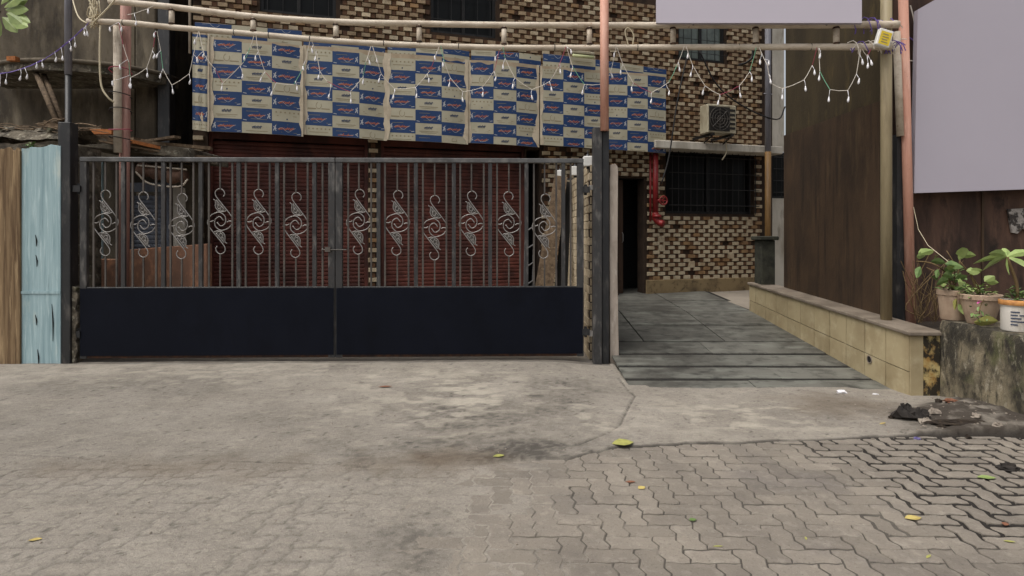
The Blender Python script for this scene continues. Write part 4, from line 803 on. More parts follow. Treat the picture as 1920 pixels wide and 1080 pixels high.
# ------------------------------------------------------------------ pipe arch over the gate, with its posts
YT = 6.78
def YA(u): t = min(max((u-1150)/540, 0), 1); return YT-1.0*t*t*(3-2*t)*.55-1.0*t*.45
def parch(pts): return smooth_path([at(u, v, YA(u)) for u, v in pts], 6)
ar = thing('pipe_arch', at(900, 89, YT), 'ladder shaped arch of two long white pipes above the gate', 'pipe arch')
lowp = [(165,40),(240,43),(320,51),(475,64),(630,77),(785,85),(945,89.5),(1105,89.5),(1200,89),(1300,88.5),(1400,88.3),(1480,88),(1580,88),(1672,88)]
upp = [(205,2),(320,13),(475,31),(630,41),(785,44.5),(945,47),(1105,47.5),(1200,47.5),(1300,47.5),(1400,47.3),(1500,47),(1600,46.5),(1686,46)]
f = MB(); f.tube(parch(lowp), .034, 12); f.build('lower_pipe', K['pipe'], ar, smooth=True); f = MB(); f.tube(parch(upp), .036, 12); f.build('upper_pipe', K['pipe'], ar, smooth=True)
ip = lambda P, u: float(np.interp(u, [p[0] for p in P], [p[1] for p in P]))
for u in (322, 475, 630, 786, 945, 1105, 1262, 1417, 1568):
    f = MB(); f.tube([at(u, ip(lowp, u)-3, YA(u)), at(u, ip(upp, u)+3, YA(u))], .031, 10); sp = f.build('spacer', K['pipe'], ar, smooth=True)
    for P, o in ((lowp, -6), (upp, 6)): f = MB(); v_ = ip(P, u)+o; f.tube([at(u, v_-1.5, YA(u)), at(u, v_+1.5, YA(u))], .036, 10); f.build('weld', K['rust'], sp, smooth=True)
for u in (232, 440, 505, 582, 720, 860, 1040, 1195, 1385, 1520): f = MB(); c = at(u, ip(lowp, u), YA(u)); f.tube([c+Vector((-.004, 0, 0)), c+Vector((.004, 0, 0))], .0365, 12); f.build('tie_wire', K['cable'], ar)
def pole(name, a, c, r, mat, label, n=14, cat='pole'): f = MB(); f.tube([a, c], r, n); return tag(f.build(name, mat, smooth=True), label, cat)
pl1 = thing('arch_post', (at(236, 0, 7.0).x, 7.0, 0), 'faded pink pipe post carrying the left end of the arch', 'post')
f = MB(); f.tube([at(231, 700, 7.0), at(236, 8, 7.0)], .056, 14); f.build('pipe', K['pinkdirty'], pl1, smooth=True)
pl2 = thing('lashed_pipe', at(222, 280, 6.9), 'grey white pipe lashed to the pink post under the arch', 'pipe'); f = MB(); f.tube([at(221, 286, 6.9), at(220, 44, 6.9)], .043, 12); f.build('pipe', K['pipe'], pl2, smooth=True)
for v in (135, 180, 210, 245, 262): 
    c = at(226, v, 6.95); f = MB(); f.tube([c+Vector((.115*math.cos(t*.524), .12*math.sin(t*.524), .02*math.sin(t*.524+v)+.02*(t/13))) for t in range(13)], .006, 5); f.build('lashing', K['wire_red'] if v % 2 else K['cable'], pl2)
pole('center_pole', at(1133.5, 245, 6.55), at(1133, -60, 6.55), .048, K['pink'], 'salmon pink pole standing on the steel post at the driveway')
pole('corner_pole', at(1708, 606, 6.0), at(1692, -60, 6.0), .045, K['pink'], 'salmon pink pole left of the big blank board')
pole('drain_pipe', Vector((3.75, 5.88, .57)), Vector((3.75, 5.88, 4.6)), .052, K['pipecream'], 'cream drain pipe standing on the low yellow wall', cat='pipe')
pole('thin_pipe', at(1688, 255, 5.98), at(1681, 60, 5.98), .034, K['pipe'], 'short white pipe tied beside the corner pole', cat='pipe')
f = MB(); a = at(1682, 253, 6.05); f.box(a.x-.02, a.x+.06, 6.02, 6.12, .5, a.z); tag(f.build('steel_angle', K['steel']), 'dark steel upright between drain pipe and corner pole', 'post')
lp = thing('bundle_pole', at(125, 60, 7.2), 'rope lashed joint at the left end of the arch', 'rope')
c = at(176, 30, 6.78)
for q in range(12): f = MB(); a = random.uniform(0, 6); f.tube(smooth_path([c+Vector((random.uniform(-.06, .06), .05*math.sin(a+t), random.uniform(-.08, .22)-.02*t)) for t in range(5)], 4), random.uniform(.004, .009), 5); f.build('strand', K['cable_white'], lp, smooth=True)
cb = MB(); cb.tube(smooth_path([at(188, 48, 6.75), at(187, 110, 6.74), at(190, 160, 6.74), at(202, 182, 6.74), at(214, 192, 6.78)], 6), .010, 6); tag(cb.build('cable', K['cable_white'], smooth=True), 'cream cable hanging in a loop left of the pink post', 'cable')
cb = MB(); cb.tube(smooth_path([at(176, 48, 6.74), at(150, 35, 6.9), at(138, 5, 7.1), at(130, -40, 7.3)], 6), .008, 6); tag(cb.build('cable', K['cable_white'], smooth=True), 'cream cable rising out of frame from the arch end', 'cable')
cb = MB(); cb.tube(smooth_path([at(176, 42, 6.72), at(205, 12, 6.72), at(222, -10, 6.72)], 6), .009, 6); tag(cb.build('cable', K['cable_white'], smooth=True), 'cream cable looping over the left arch end', 'cable')

# ------------------------------------------------------------------ fairy lights
def light_string(name, label, segs, bulbs, Y_, mats, r=.0034):
    allp = [p for s_ in segs for p in s_]; t = thing(name, at(allp[0][0], allp[0][1], Y_), label, 'string lights', 'fairy light strings'); cnt = 0
    for s_ in segs:
        pts = [at(u, v, YA(u)-.09+random.uniform(-.03, .03)) for u, v in s_]
        for a, c in zip(pts[:-1], pts[1:]):
            mid = (a+c)/2+Vector((0, 0, -.008)); f = MB(); f.tube([a, mid, c], r, 5); f.build('wire', mats[cnt % len(mats)], t); cnt += 1
    for u, v in bulbs:
        best = min((( (u-(a[0]+(c[0]-a[0])*k/6))**2+((v-14)-(a[1]+(c[1]-a[1])*k/6))**2*1.0 + (4000 if a[1]+(c[1]-a[1])*k/6 > v-5 else 0), (a[0]+(c[0]-a[0])*k/6, a[1]+(c[1]-a[1])*k/6)) for s_ in segs for a, c in zip(s_[:-1], s_[1:]) for k in range(7)), key=lambda q: q[0])[1]
        a = at(best[0], best[1], YA(best[0])-.09); p = at(u, v-6, YA(u)-.10); d_ = Vector((random.uniform(-.25, .25), random.uniform(-.2, .1), -1)).normalized()
        f = MB(); f.tube([a, (a+p)/2+Vector((random.uniform(-.008, .008), 0, 0)), p], r*.8, 5); f.tube([p+d_*q for q in (-.002, .012, .026, .044, .056)], [.005, .0065, .0105, .011, .003], 8); f.build('bulb', K['bulb'], t, smooth=True)
    return t
def cr_(pts, ox, oy, k): return [(ox+x/k, oy+y/k) for x, y in pts]
WR, GN, RD, PU = K['wire_white'], K['wire_green'], K['wire_red'], K['wire_purple']
light_string('fairy_lights', 'purple fairy light string sagging at the top left', [cr_([(-60,505),(0,495),(130,470),(270,410),(330,380),(430,310),(540,215),(600,150)], 0, 0, 3.6), cr_([(0,500),(140,468),(300,402),(440,296),(560,190)], 0, 0, 3.6)],
             cr_([(0,575),(40,560),(140,535),(185,525),(250,455),(285,448),(380,410),(422,400),(480,335),(508,310),(570,235),(588,235)], 0, 0, 3.6), 6.7, [PU])
A = [([(880,525),(990,460),(1035,320),(1050,210)], [(995,515),(1045,390),(1040,245)]), ([(1060,210),(1085,340),(1100,465),(1160,575),(1278,498),(1300,395),(1340,210)], [(1065,385),(1085,520),(1165,625),(1285,560),(1330,415),(1315,290)]), ([(800,150),(830,300),(870,420),(880,525)], [(740,205),(820,205),(808,460),(757,570),(880,580),(885,590)]), ([(860,100),(950,75),(1035,40)], [(1000,85),(920,165)])]
Bc = [([(120,215),(155,370),(230,470),(280,560)], [(155,380),(275,605),(105,410)]), ([(490,240),(465,320),(420,420),(280,560)], [(425,400),(415,525)]), ([(505,240),(515,330),(545,430),(570,490),(640,560),(760,570),(830,440),(870,270)], [(500,400),(540,545),(612,640),(780,605),(820,470)]), ([(880,270),(915,360),(935,480),(985,550),(1140,620),(1225,520),(1245,420),(1280,310)], [(880,350),(905,405),(928,530),(1000,655),(1145,690),(1228,560),(1268,430)]), ([(1290,310),(1320,400),(1350,500),(1440,600)], [(1318,415),(1338,550),(1433,662)])]
Cc = [([(145,600),(285,590),(380,480),(415,390),(445,310)], [(137,660),(293,655),(375,550),(413,400)]), ([(455,310),(480,420),(520,525),(605,620),(735,590),(815,480),(850,340),(870,315)], [(470,445),(515,580),(600,680),(740,645),(828,540),(823,405)]), ([(875,315),(890,395),(955,525),(1070,605),(1190,550),(1250,450),(1300,315)], [(875,460),(942,590),(1068,665),(1200,610),(1260,490)]), ([(1305,315),(1345,450),(1425,570),(1530,570),(1600,500),(1640,310)], [(1333,355),(1335,515),(1413,630),(1555,630),(1608,520),(1625,380)])]
Dc = [([(205,320),(245,435),(315,560),(437,625),(555,555),(610,440),(660,310)], [(230,495),(303,610),(438,690),(558,635),(625,475)]), ([(670,310),(715,440),(800,580),(900,640),(1030,580),(1100,485),(1145,320)], [(683,385),(705,510),(787,630),(890,700),(1035,650),(1115,540)]), ([(1165,320),(1220,440),(1240,560),(1330,600)], [(1170,425),(1230,430),(1240,555)])]
Ec = [([(187,460),(298,415),(340,340),(365,245)], [(185,510),(305,465),(352,380)]), ([(375,250),(380,370),(432,465),(525,470),(570,385),(590,255)], [(383,295),(377,410),(427,520),(530,520),(585,425)]), ([(600,255),(625,290),(645,255)], [(600,325),(630,345),(645,330)])]
for tbl, ox, k, lb, nm in ((A, 0, 3.6, 'zigzag fairy lights beside the left arch post', 0), (Bc, 340, 3.6, 'zigzag fairy lights in front of the left cardboard sheets', 1), (Cc, 700, 3.6, 'zigzag fairy lights left of the central pink pole', 2), (Dc, 1100, 3.6, 'zigzag fairy lights right of the central pink pole', 3), (Ec, 1400, 2.769, 'zigzag fairy lights against the dark brown wall', 4)):
    light_string('fairy_lights', lb, [cr_(s_, ox, 0, k) for s_, _ in tbl], [q for _, b_ in tbl for q in cr_(b_, ox, 0, k)], 6.68, [WR, WR, RD, WR, GN, WR, WR])
tg = thing('wire_tangle', at(1660, 88, 5.8), 'tangle of purple wire wound round the right arch end', 'wire')
for q in range(16):
    c = at(random.choice((1612, 1640, 1650, 1665, 1672)), random.choice((88, 88, 90, 48)), 5.84); f = MB(); ph = random.uniform(0, 6); r_ = random.uniform(.035, .085)
    f.tube([c+Vector((.02*t-.1+random.uniform(-.01, .01), r_*math.cos(ph+t*.8)*.6, r_*math.sin(ph+t*.8))) for t in range(12)], .0045, 5); f.build('wire', random.choice((PU, PU, WR)), tg)
c = at(1657, 72, 5.74); f = MB(Matrix.Translation(c) @ Matrix.Rotation(.3, 4, 'Y')); bx = thing('controller_box', c, 'yellow labelled white controller box tied at the right arch end', 'box'); f.box(-.07, .07, -.02, .03, -.085, .085, ch=.008); f.build('case', K['white'], bx)
f = MB(Matrix.Translation(c) @ Matrix.Rotation(.3, 4, 'Y')); f.box(-.05, .055, -.0225, -.0205, -.07, .06); lb_ = f.build('label_sticker', K['yellow'], bx)
f = MB(Matrix.Translation(c) @ Matrix.Rotation(.3, 4, 'Y'))
for q in range(4): f.box(-.03, .035-.01*(q % 2), -.0245, -.023, -.05+q*.026, -.042+q*.026)
f.build('small_print', K['printgrey'], lb_)
for pts, mt, lb in (([(1662,92),(1690,110),(1715,115)], WR, 'white wire stretched from the arch to the big board'), ([(1660,55),(1700,68),(1716,78)], PU, 'purple wire stretched behind the corner pole'), ([(1707,10),(1714,40),(1715,75)], WR, 'white wire hanging beside the corner pole top')):
    f = MB(); f.tube(smooth_path([at(u, v, 6.08) for u, v in pts], 5), .006, 5); tag(f.build('loose_wire', mt), lb, 'wire')
f = MB(); f.tube(smooth_path([at(u, v, 6.72) for u, v in ((1178,84),(1172,60),(1178,52),(1188,66),(1186,86))], 5), .007, 5); tag(f.build('wire_loop', K['cable_white']), 'small loop of cream wire standing on the lower pipe', 'wire')
f = MB(); f.tube(smooth_path([at(u, v, 6.9) for u, v in ((1412,92),(1410,108),(1398,118),(1385,122))], 5), .014, 6); tag(f.build('cable', K['cable'], smooth=True), 'thick short black cable under the pipe near the drain pipe', 'cable')

# ------------------------------------------------------------------ blank boards
P = [at(1230,-130,6.50), at(1616,-130,5.70), at(1616,43,5.70), at(1230,43,6.50)]; t = thing('blank_signboard', at(1420, 43, 6.1), 'blank lilac grey board hung over the top of the arch', 'signboard', 'blank signboards')
f = MB(); f.add(P+[p+Vector((.02, .05, 0)) for p in P], [[0,1,2,3], [0,4,5,1], [1,5,6,2], [2,6,7,3], [3,7,4,0], [7,6,5,4]]); f.build('face', K['board'], t)
for u in (1300, 1550): f = MB(); f.tube([at(u, 38, YA(u)-.12), at(u, 46, YA(u)-.03)], .012, 6); f.build('bracket', K['steel'], t)
c8 = [(1721,18),(1756,-2),(1960,-60),(2150,-60),(2150,347),(1714,362)]
P = [at(u, v, 6.0-(.0+(.12 if u > 1900 else 0))) for u, v in c8]; t = thing('blank_signboard', at(1900, 360, 6.0), 'huge blank lilac grey board above the flower pots', 'signboard', 'blank signboards')
Pl = [at(u, v, 6.0) for u, v in c8]; f = MB(); Q = [p+Vector((0, .06, 0)) for p in Pl]; n = len(Pl); f.add(Pl+Q, [list(range(n)), list(range(2*n-1, n-1, -1))]+[[q, q+n, (q+1) % n+n, (q+1) % n] for q in range(n)]); f.build('face', K['board'], t)
for u in (1780, 2000): f = MB(); a = at(u, 330, 6.06); f.box(a.x-.03, a.x+.03, 6.062, 6.16, 1.95, 4.5); f.build('mounting_post', K['steel'], t)

# ------------------------------------------------------------------ right side: walls, low wall, planter, pots
bwt = thing('brown_wall', (3.93, 7.2, .5), 'tall dark brown wall beside the driveway', 'wall')
f = MB(); f.box(3.86, 4.0, 6.16, 8.33, .45, 2.85); f.build('lower_sheet', K['brownwall'], bwt)
f = MB(); f.box(3.885, 4.0, 6.16, 8.33, 2.851, 7.4); f.build('upper_wall', K['brownwall2'], bwt)
rw = thing('rusty_wall', (6, 6.3, .3), 'rust brown stained wall behind the flower pots', 'wall')
f = MB(); f.box(4.002, 9.5, 6.17, 6.35, .3, 7.4); f.build('wall', K['rustwall'], rw)
for u in (1842, 2010): f = MB(); a = at(u, 0, 6.165); f.box(a.x-.012, a.x+.012, 6.155, 6.169, .5, 4.5); f.build('seam', K['brownwall'], rw)
f = MB(); P = [at(u, v, 6.14) for u, v in ((1890,392),(1930,390),(1932,436),(1918,428),(1908,438),(1898,436))]; f.add(P+[p+Vector((0, .02, 0)) for p in P], [list(range(6)), list(range(11, 5, -1))]+[[q, q+6, (q+1) % 6+6, (q+1) % 6] for q in range(6)]); tag(f.build('torn_poster', K['poster']), 'torn black and white poster scrap on the rusty wall', 'poster')
lw = thing('low_wall', (3.73, 7.1, 0), 'low cream tiled wall along the driveway with stone coping', 'wall')
topz = lambda y: .535+(y-5.3)*(.685-.535)/(8.9-5.3)
f = MB(); f.add([(3.615, 5.315, -.08), (3.84, 5.315, -.08), (3.84, 8.9, .1), (3.615, 8.9, .1), (3.615, 5.315, topz(5.3)), (3.84, 5.315, topz(5.3)), (3.84, 8.9, topz(8.9)), (3.615, 8.9, topz(8.9))], [[0,1,5,4], [1,2,6,5], [2,3,7,6], [3,0,4,7], [4,5,6,7], [3,2,1,0]]); f.build('core', K['joint'], lw)
yy = [5.315]+[5.315+.335*q for q in range(1, 11)]+[8.9]
for a, c in zip(yy[:-1], yy[1:]):
    zb0, zb1 = max(ramp(a), -.03)-.02, max(ramp(c), -.03)-.02
    m0, m1 = zb0+(topz(a)-zb0)*.42, zb1+(topz(c)-zb1)*.42
    if a > 5.5: halves = ((zb0, zb1, m0, m1), (m0+.009, m1+.009, topz(a)-.002, topz(c)-.002))
    else: halves = ((zb0, zb1, m0, m1), (m0+.009, m1+.009, topz(a)-.002, topz(c)-.002))
    for (p0, p1, q0, q1) in halves:
        g = .0055; o = random.uniform(0, .002); f = MB(); f.add([(3.6-o, a+g, p0), (3.6-o, c-g, p1), (3.6-o, c-g, q1), (3.6-o, a+g, q0), (3.614, a+g, p0), (3.614, c-g, p1), (3.614, c-g, q1), (3.614, a+g, q0)], [[0,3,2,1], [0,4,7,3], [1,2,6,5], [3,7,6,2], [0,1,5,4]]); f.build('tile', K['cream'], lw)
f = MB(); f.box(3.602, 3.715, 5.3, 5.3145, -.08, topz(5.3)-.003); f.build('end_tile', K['cream'], lw); f = MB(); f.box(3.718, 3.866, 5.3, 5.3145, -.08, topz(5.3)-.003); f.build('end_tile', K['mossy'], lw)
ye = [5.27, 5.95, 6.7, 7.4, 8.1, 8.92]
for a, c in zip(ye[:-1], ye[1:]):
    f = MB(); g = .003; x0, x1 = 3.575, 3.90; f.add([(x0, a+g, topz(a)), (x1, a+g, topz(a)), (x1, c-g, topz(c)), (x0, c-g, topz(c)), (x0, a+g, topz(a)+.035), (x1, a+g, topz(a)+.035), (x1, c-g, topz(c)+.035), (x0, c-g, topz(c)+.035)], [[0,1,5,4], [1,2,6,5], [2,3,7,6], [3,0,4,7], [4,5,6,7], [3,2,1,0]]); f.build('coping_slab', K['coping'], lw, bevel=.008)
f = MB(); y_ = 5.9; z_ = .19; f.tube([(3.5935, y_, z_), (3.60-.0005, y_, z_)], .034, 14); f.build('drain_hole', K['black'], lw); f = MB(); f.tube([(3.592+.002*math.cos(0), y_+.037*math.cos(t*math.pi/9), z_+.037*math.sin(t*math.pi/9)) for t in range(19)], .006, 5); f.build('drain_rim', K['coping'], lw)
pr_ = thing('pillar', (3.76, 8.75, .7), 'short dark mossy pillar at the far end of the low wall', 'pillar')
f = MB(); f.box(3.66, 3.86, 8.6, 8.86, .70, 1.36, ch=.01); f.build('shaft', K['pillar'], pr_); f = MB(); f.box(3.62, 3.90, 8.56, 8.9, 1.361, 1.42, ch=.012); f.build('cap', K['pillar'], pr_)
# planter wall
def bumpy_face(nx_, ny_, fn): V_ = [fn(a/(nx_-1), c/(ny_-1)) for c in range(ny_) for a in range(nx_)]; return V_, [[c*nx_+a, c*nx_+a+1, (c+1)*nx_+a+1, (c+1)*nx_+a] for c in range(ny_-1) for a in range(nx_-1)]
pw = thing('planter_wall', (4.1, 4.3, 0), 'black stained concrete planter wall under the flower pots', 'wall')
f = MB(); nf = lambda y, z, s_: float(fbm(np.array(y*3+9), np.array(z*3+5), s_))-.5
V_, F_ = bumpy_face(70, 16, lambda a, c: (3.862+.025*nf(5.3-3.2*a, .7*c, 3)+(.02 if c > .95 else 0), 5.29-3.2*a, -.08+.75*c+(.02*nf(a*9, 1, 4) if c > .95 else 0))); f.add(V_, F_)
V_, F_ = bumpy_face(70, 8, lambda a, c: (3.882+.62*c+.025*nf(5.3-3.2*a, .7, 3)*(1-c), 5.29-3.2*a, .67+.02*nf(a*9, 1+c*3, 4))); f.add(V_, F_)
f.box(3.9, 4.5, 5.262, 5.29, -.05, .65); f.build('face', K['planter'], pw, smooth=True)
f = MB(); f.box(3.905, 4.55, 5.30, 6.15, 0, .535); f.build('soil_bed', K['soil'], pw)

def pot(c, r, h, mat, label, rim, taper=.78):
    t = thing('potted_plant', c, label, 'potted plant', 'pots on the planter wall')
    f = MB(); f.lathe(c, [(0.001, 0), (r*taper, 0), (r*(taper+.03), .01), (r*.97, h*.80), (r*.97, h*.82), (r*1.05, h*.83), (r*1.07, h*.98), (r*1.03, h), (r*.93, h), (r*.9, h*.88), (.001, h*.87)], 28); pt_ = f.build('pot', mat, t, smooth=True); pt_.modifiers.new('e', 'EDGE_SPLIT').split_angle = .6
    if rim: f = MB(); f.lathe(c, [(r*1.06, h*.84), (r*1.085, h*.86), (r*1.085, h*1.0), (r*1.0, h*1.01)], 28); f.build('rim', rim, pt_, smooth=True)
    f = MB(); f.lathe((c[0], c[1], c[2]+h*.885), [(r*.88, -.005), (r*.5, .02), (.001, .03)], 14); f.build('soil', K['soil'], t)
    return t, Vector((c[0], c[1], c[2]+h*.9))
def lf(t, base, d, L, W, mat, droop=.3, side=None): f = MB(); f.leaf(base, d, L, W, droop, side=side); return f.build('leaf', mat, t)
def stem(t, pts, r=.006): f = MB(); f.tube(smooth_path(pts, 4), r, 5); return f.build('stem', K['stem'], t, smooth=True)
t, b0 = pot((4.02, 5.35, .675), .118, .27, K['pot'], 'brown pot with trailing vine, farthest on the planter wall', None)
v1 = [b0, b0+Vector((-.05, 0, .16)), b0+Vector((-.15, -.02, .24)), at(1740, 492, 5.4), at(1718, 490, 5.5)]; stem(t, v1, .007)
stem(t, [b0, b0+Vector((.0, .0, .1)), at(1765, 515, 5.3), at(1738, 502, 5.4)], .005); stem(t, [b0, at(1795, 520, 5.35), at(1800, 485, 5.35)], .006); stem(t, [b0, at(1790, 500, 5.3), at(1775, 470, 5.35)], .004)
for (u, v, dx, dz, L, mt) in ((1722,478,.3,.3,.12,'leafpale'), (1735,480,-.8,.2,.1,'leafpale'), (1745,490,.8,.1,.1,'leaf'), (1772,495,.8,.05,.12,'leaf'), (1798,488,.3,.8,.11,'leafpale'), (1800,480,.9,.3,.11,'leafpale'), (1786,520,-.7,.4,.13,'leaf'), (1778,525,-.9,0,.13,'leaf'), (1790,530,.6,.7,.12,'leaf'), (1783,515,-.3,.9,.12,'leaf'), (1726,500,-.5,-.6,.09,'leaf'), (1760,505,-.4,-.5,.07,'leaf'), (1752,486,.1,.5,.06,'leafpale'), (1797,570,.3,-.6,.08,'leafpale'), (1794,560,-.4,-.7,.08,'leafyellow'), (1800,565,.6,-.4,.06,'leafpale')):
    lf(t, at(u, v, 5.28 if v < 550 else 5.2), (dx, -.3, dz), L*1.15, L*.72, K[mt], .25, (-dz, random.uniform(-.5, .5), dx))
for q in range(34): a = random.uniform(0, 6.28); lf(t, b0+Vector((random.uniform(-.13, .09), random.uniform(-.09, .05), random.uniform(0, .2))), (math.cos(a), math.sin(a), random.uniform(.4, 1.2)), random.uniform(.08, .15), .055, random.choice((K['leaf'], K['leaf'], K['leafpale'])))
t, b0 = pot((4.07, 5.10, .675), .150, .255, K['pot'], 'wide brown pot with pink flower in the middle of the planter wall', None, .62)
for q in range(80): a = random.uniform(0, 6.28); rr = random.uniform(0, .11); lf(t, b0+Vector((-.03+rr*math.cos(a), rr*math.sin(a), random.uniform(-.01, .1))), (math.cos(a), math.sin(a), random.uniform(.2, 1.1)), random.uniform(.04, .075), .03, random.choice((K['leafpale'], K['leaf'], K['leafpale'])))
stem(t, [b0, b0+Vector((-.02, 0, .1)), at(1800, 490, 5.1)], .006); stem(t, [b0, at(1822, 520, 5.1), at(1820, 505, 5.1)], .008); stem(t, [b0, at(1855, 535, 5.1), at(1848, 525, 5.1)], .004)
for (u, v, dx, dz, L) in ((1806,484,-.3,.9,.12), (1818,515,.6,.5,.1), (1808,532,-.6,.3,.1), (1846,528,.5,.6,.09), (1850,530,.8,.2,.08), (1812,508,.9,.1,.09)): lf(t, at(u, v, 5.08), (dx, -.3, dz), L*1.1, L*.8, K['leafpale'], .2, (-dz, random.uniform(-.5, .5), dx))
fc = at(1836, 566, 4.94)
for q in range(5): a = q*1.257; lf(t, fc, (math.cos(a), -.25, math.sin(a)), .024, .02, K['flower'], .05)
stem(t, [b0+Vector((-.03, -.1, .03)), at(1838, 575, 4.92), at(1836, 590, 4.92)], .004)
for q in range(22): lf(t, at(1835+random.uniform(-16, 16), 574+random.uniform(-4, 26), 4.93+random.uniform(-.02, .03)), (random.uniform(-1, 1), -.5, random.uniform(-.6, .8)), random.uniform(.04, .065), .024, K['leaf'])
f = MB(); f.leaf(at(1826, 604, 4.90), (1, -.2, .12), .18, .10, .05, side=(.1, -.35, .9)); f.build('yellow_leaf', K['leafyellow'], t)
t, b0 = pot((4.07, 4.73, .675), .108, .245, K['tub'], 'white plastic tub with printed label, nearest on the planter wall', K['tubrim'], .94)
f = MB()
for q in range(5):
    for sgm in range(2 if q % 2 else 1):
        a0 = 3.65+sgm*.5; a1 = a0+.42+.1*(q % 3); pp_ = [(4.07+.1095*math.cos(a0+(a1-a0)*k/6), 4.73+.1095*math.sin(a0+(a1-a0)*k/6), .725+q*.025) for k in range(7)]
        for x, y in zip(pp_[:-1], pp_[1:]): f.quad(x, y, (y[0], y[1], y[2]+.010), (x[0], x[1], x[2]+.010))
f.build('label_print', K['printink'], t)
top = at(1888, 482, 4.75); stem(t, [b0, b0+Vector((.0, 0, .15)), top], .012)
for (dx, dz, dy, L) in ((-.95, .25, -.2, .19), (.95, .30, -.2, .2), (-.35, -.55, -.5, .17), (.62, -.5, -.5, .2), (-.6, -.25, .3, .2), (.4, .3, .5, .18), (-.75,-.5,.1,.17)): lf(t, top, (dx, dy, dz+.3), L*1.1, .07, K['leafpale'], .35, (-dz-.3, .45, dx))
for q in range(34): a = random.uniform(0, 6.28); lf(t, b0+Vector((random.uniform(-.06, .06), random.uniform(-.06, .06), random.uniform(0, .12))), (math.cos(a), math.sin(a), random.uniform(.3, 1.2)), random.uniform(.05, .1), .028, K['leaf'])
t = thing('potted_plant', (4.12, 4.42, .675), 'leafy pot at the right frame edge beside the white tub', 'potted plant', 'pots on the planter wall')
f = MB(); f.lathe((4.12, 4.42, .675), [(0.001, 0), (.08, 0), (.105, .2), (.113, .2), (.113, .235), (.1, .235), (.09, .21), (.001, .2)], 24); f.build('pot', K['pot'], t, smooth=True)
for q in range(22): a = random.uniform(0, 6.28); lf(t, Vector((4.12, 4.42, .89))+Vector((random.uniform(-.06, .06), random.uniform(-.06, .06), random.uniform(0, .1))), (math.cos(a), math.sin(a), random.uniform(.3, 1.2)), random.uniform(.07, .14), .04, K['leaf'])
dryv = thing('dry_vine', at(1730, 570, 5.8), 'tangle of dry vines around the foot of the corner pole', 'vine')
for q in range(26): a = at(1722+random.uniform(-8, 40), 600+random.uniform(-10, 6), 5.75); f = MB(); f.tube(smooth_path([a, a+Vector((random.uniform(-.15, .1), random.uniform(-.1, .1), random.uniform(.1, .3))), a+Vector((random.uniform(-.22, .25), random.uniform(-.1, .1), random.uniform(.25, .62)))], 4), random.uniform(.002, .005), 4); f.build('strand', K['stem'], dryv)
f = MB(); f.tube([at(1713, 388, 5.96), at(1722, 430, 5.9), at(1740, 460, 5.7), at(1790, 500, 5.4)], .003, 4); tag(f.build('string', K['cable_white']), 'thin string tied from the corner pole to the vine', 'string')

# ------------------------------------------------------------------ tree sprig at the top left (trunk stands out of frame)
tr = thing('tree', (-5.3, 3.2, -.09), 'leafy tree sprig hanging into the top left corner', 'tree')
f = MB(); f.tube(smooth_path([(-5.3,3.2,-.1), (-5.25,3.25,1.5), (-5.35,3.3,3.2), (-5.1,3.4,4.6)], 5), [.14-.004*q for q in range(16)], 10); f.build('trunk', K['bark'], tr, smooth=True)
tip = at(0, 22, 4.0); f = MB(); f.tube(smooth_path([(-5.33,3.3,2.9), (-4.6,3.7,3.2), tip+Vector((-.2, 0, .03)), tip], 5), [.035-.0018*q for q in range(16)], 7); f.build('branch', K['bark'], tr, smooth=True)
for (u, v, dx, dz, L) in ((4,28,1,-.25,.17), (2,20,1,.05,.16), (0,16,.8,.5,.17), (-4,34,.8,-.6,.14), (-6,10,.6,.8,.18), (-8,40,-.3,-.8,.16), (-12,25,-.9,.3,.18), (5,26,.9,-.5,.12), (6,14,1,.35,.15), (-2,6,.9,.6,.17), (8,40,.9,-.2,.14)): lf(tr, at(u+8, v-2, 4.0+random.uniform(-.05, .05)), (dx, -.15, dz), L*1.15, .085, K['leafpale'], .12, (-dz, .25, dx))
f = MB()
for q in range(260): p_ = Vector((-5.0+random.gauss(0, .45), 3.4+random.gauss(0, .5), 4.5+random.gauss(0, .4))); f.leaf(p_, (random.uniform(-1, 1), random.uniform(-1, 1), random.uniform(-.6, .6)), random.uniform(.12, .2), .08, .3)
tag(f.build('crown', K['leaf'], tr), kind='stuff')

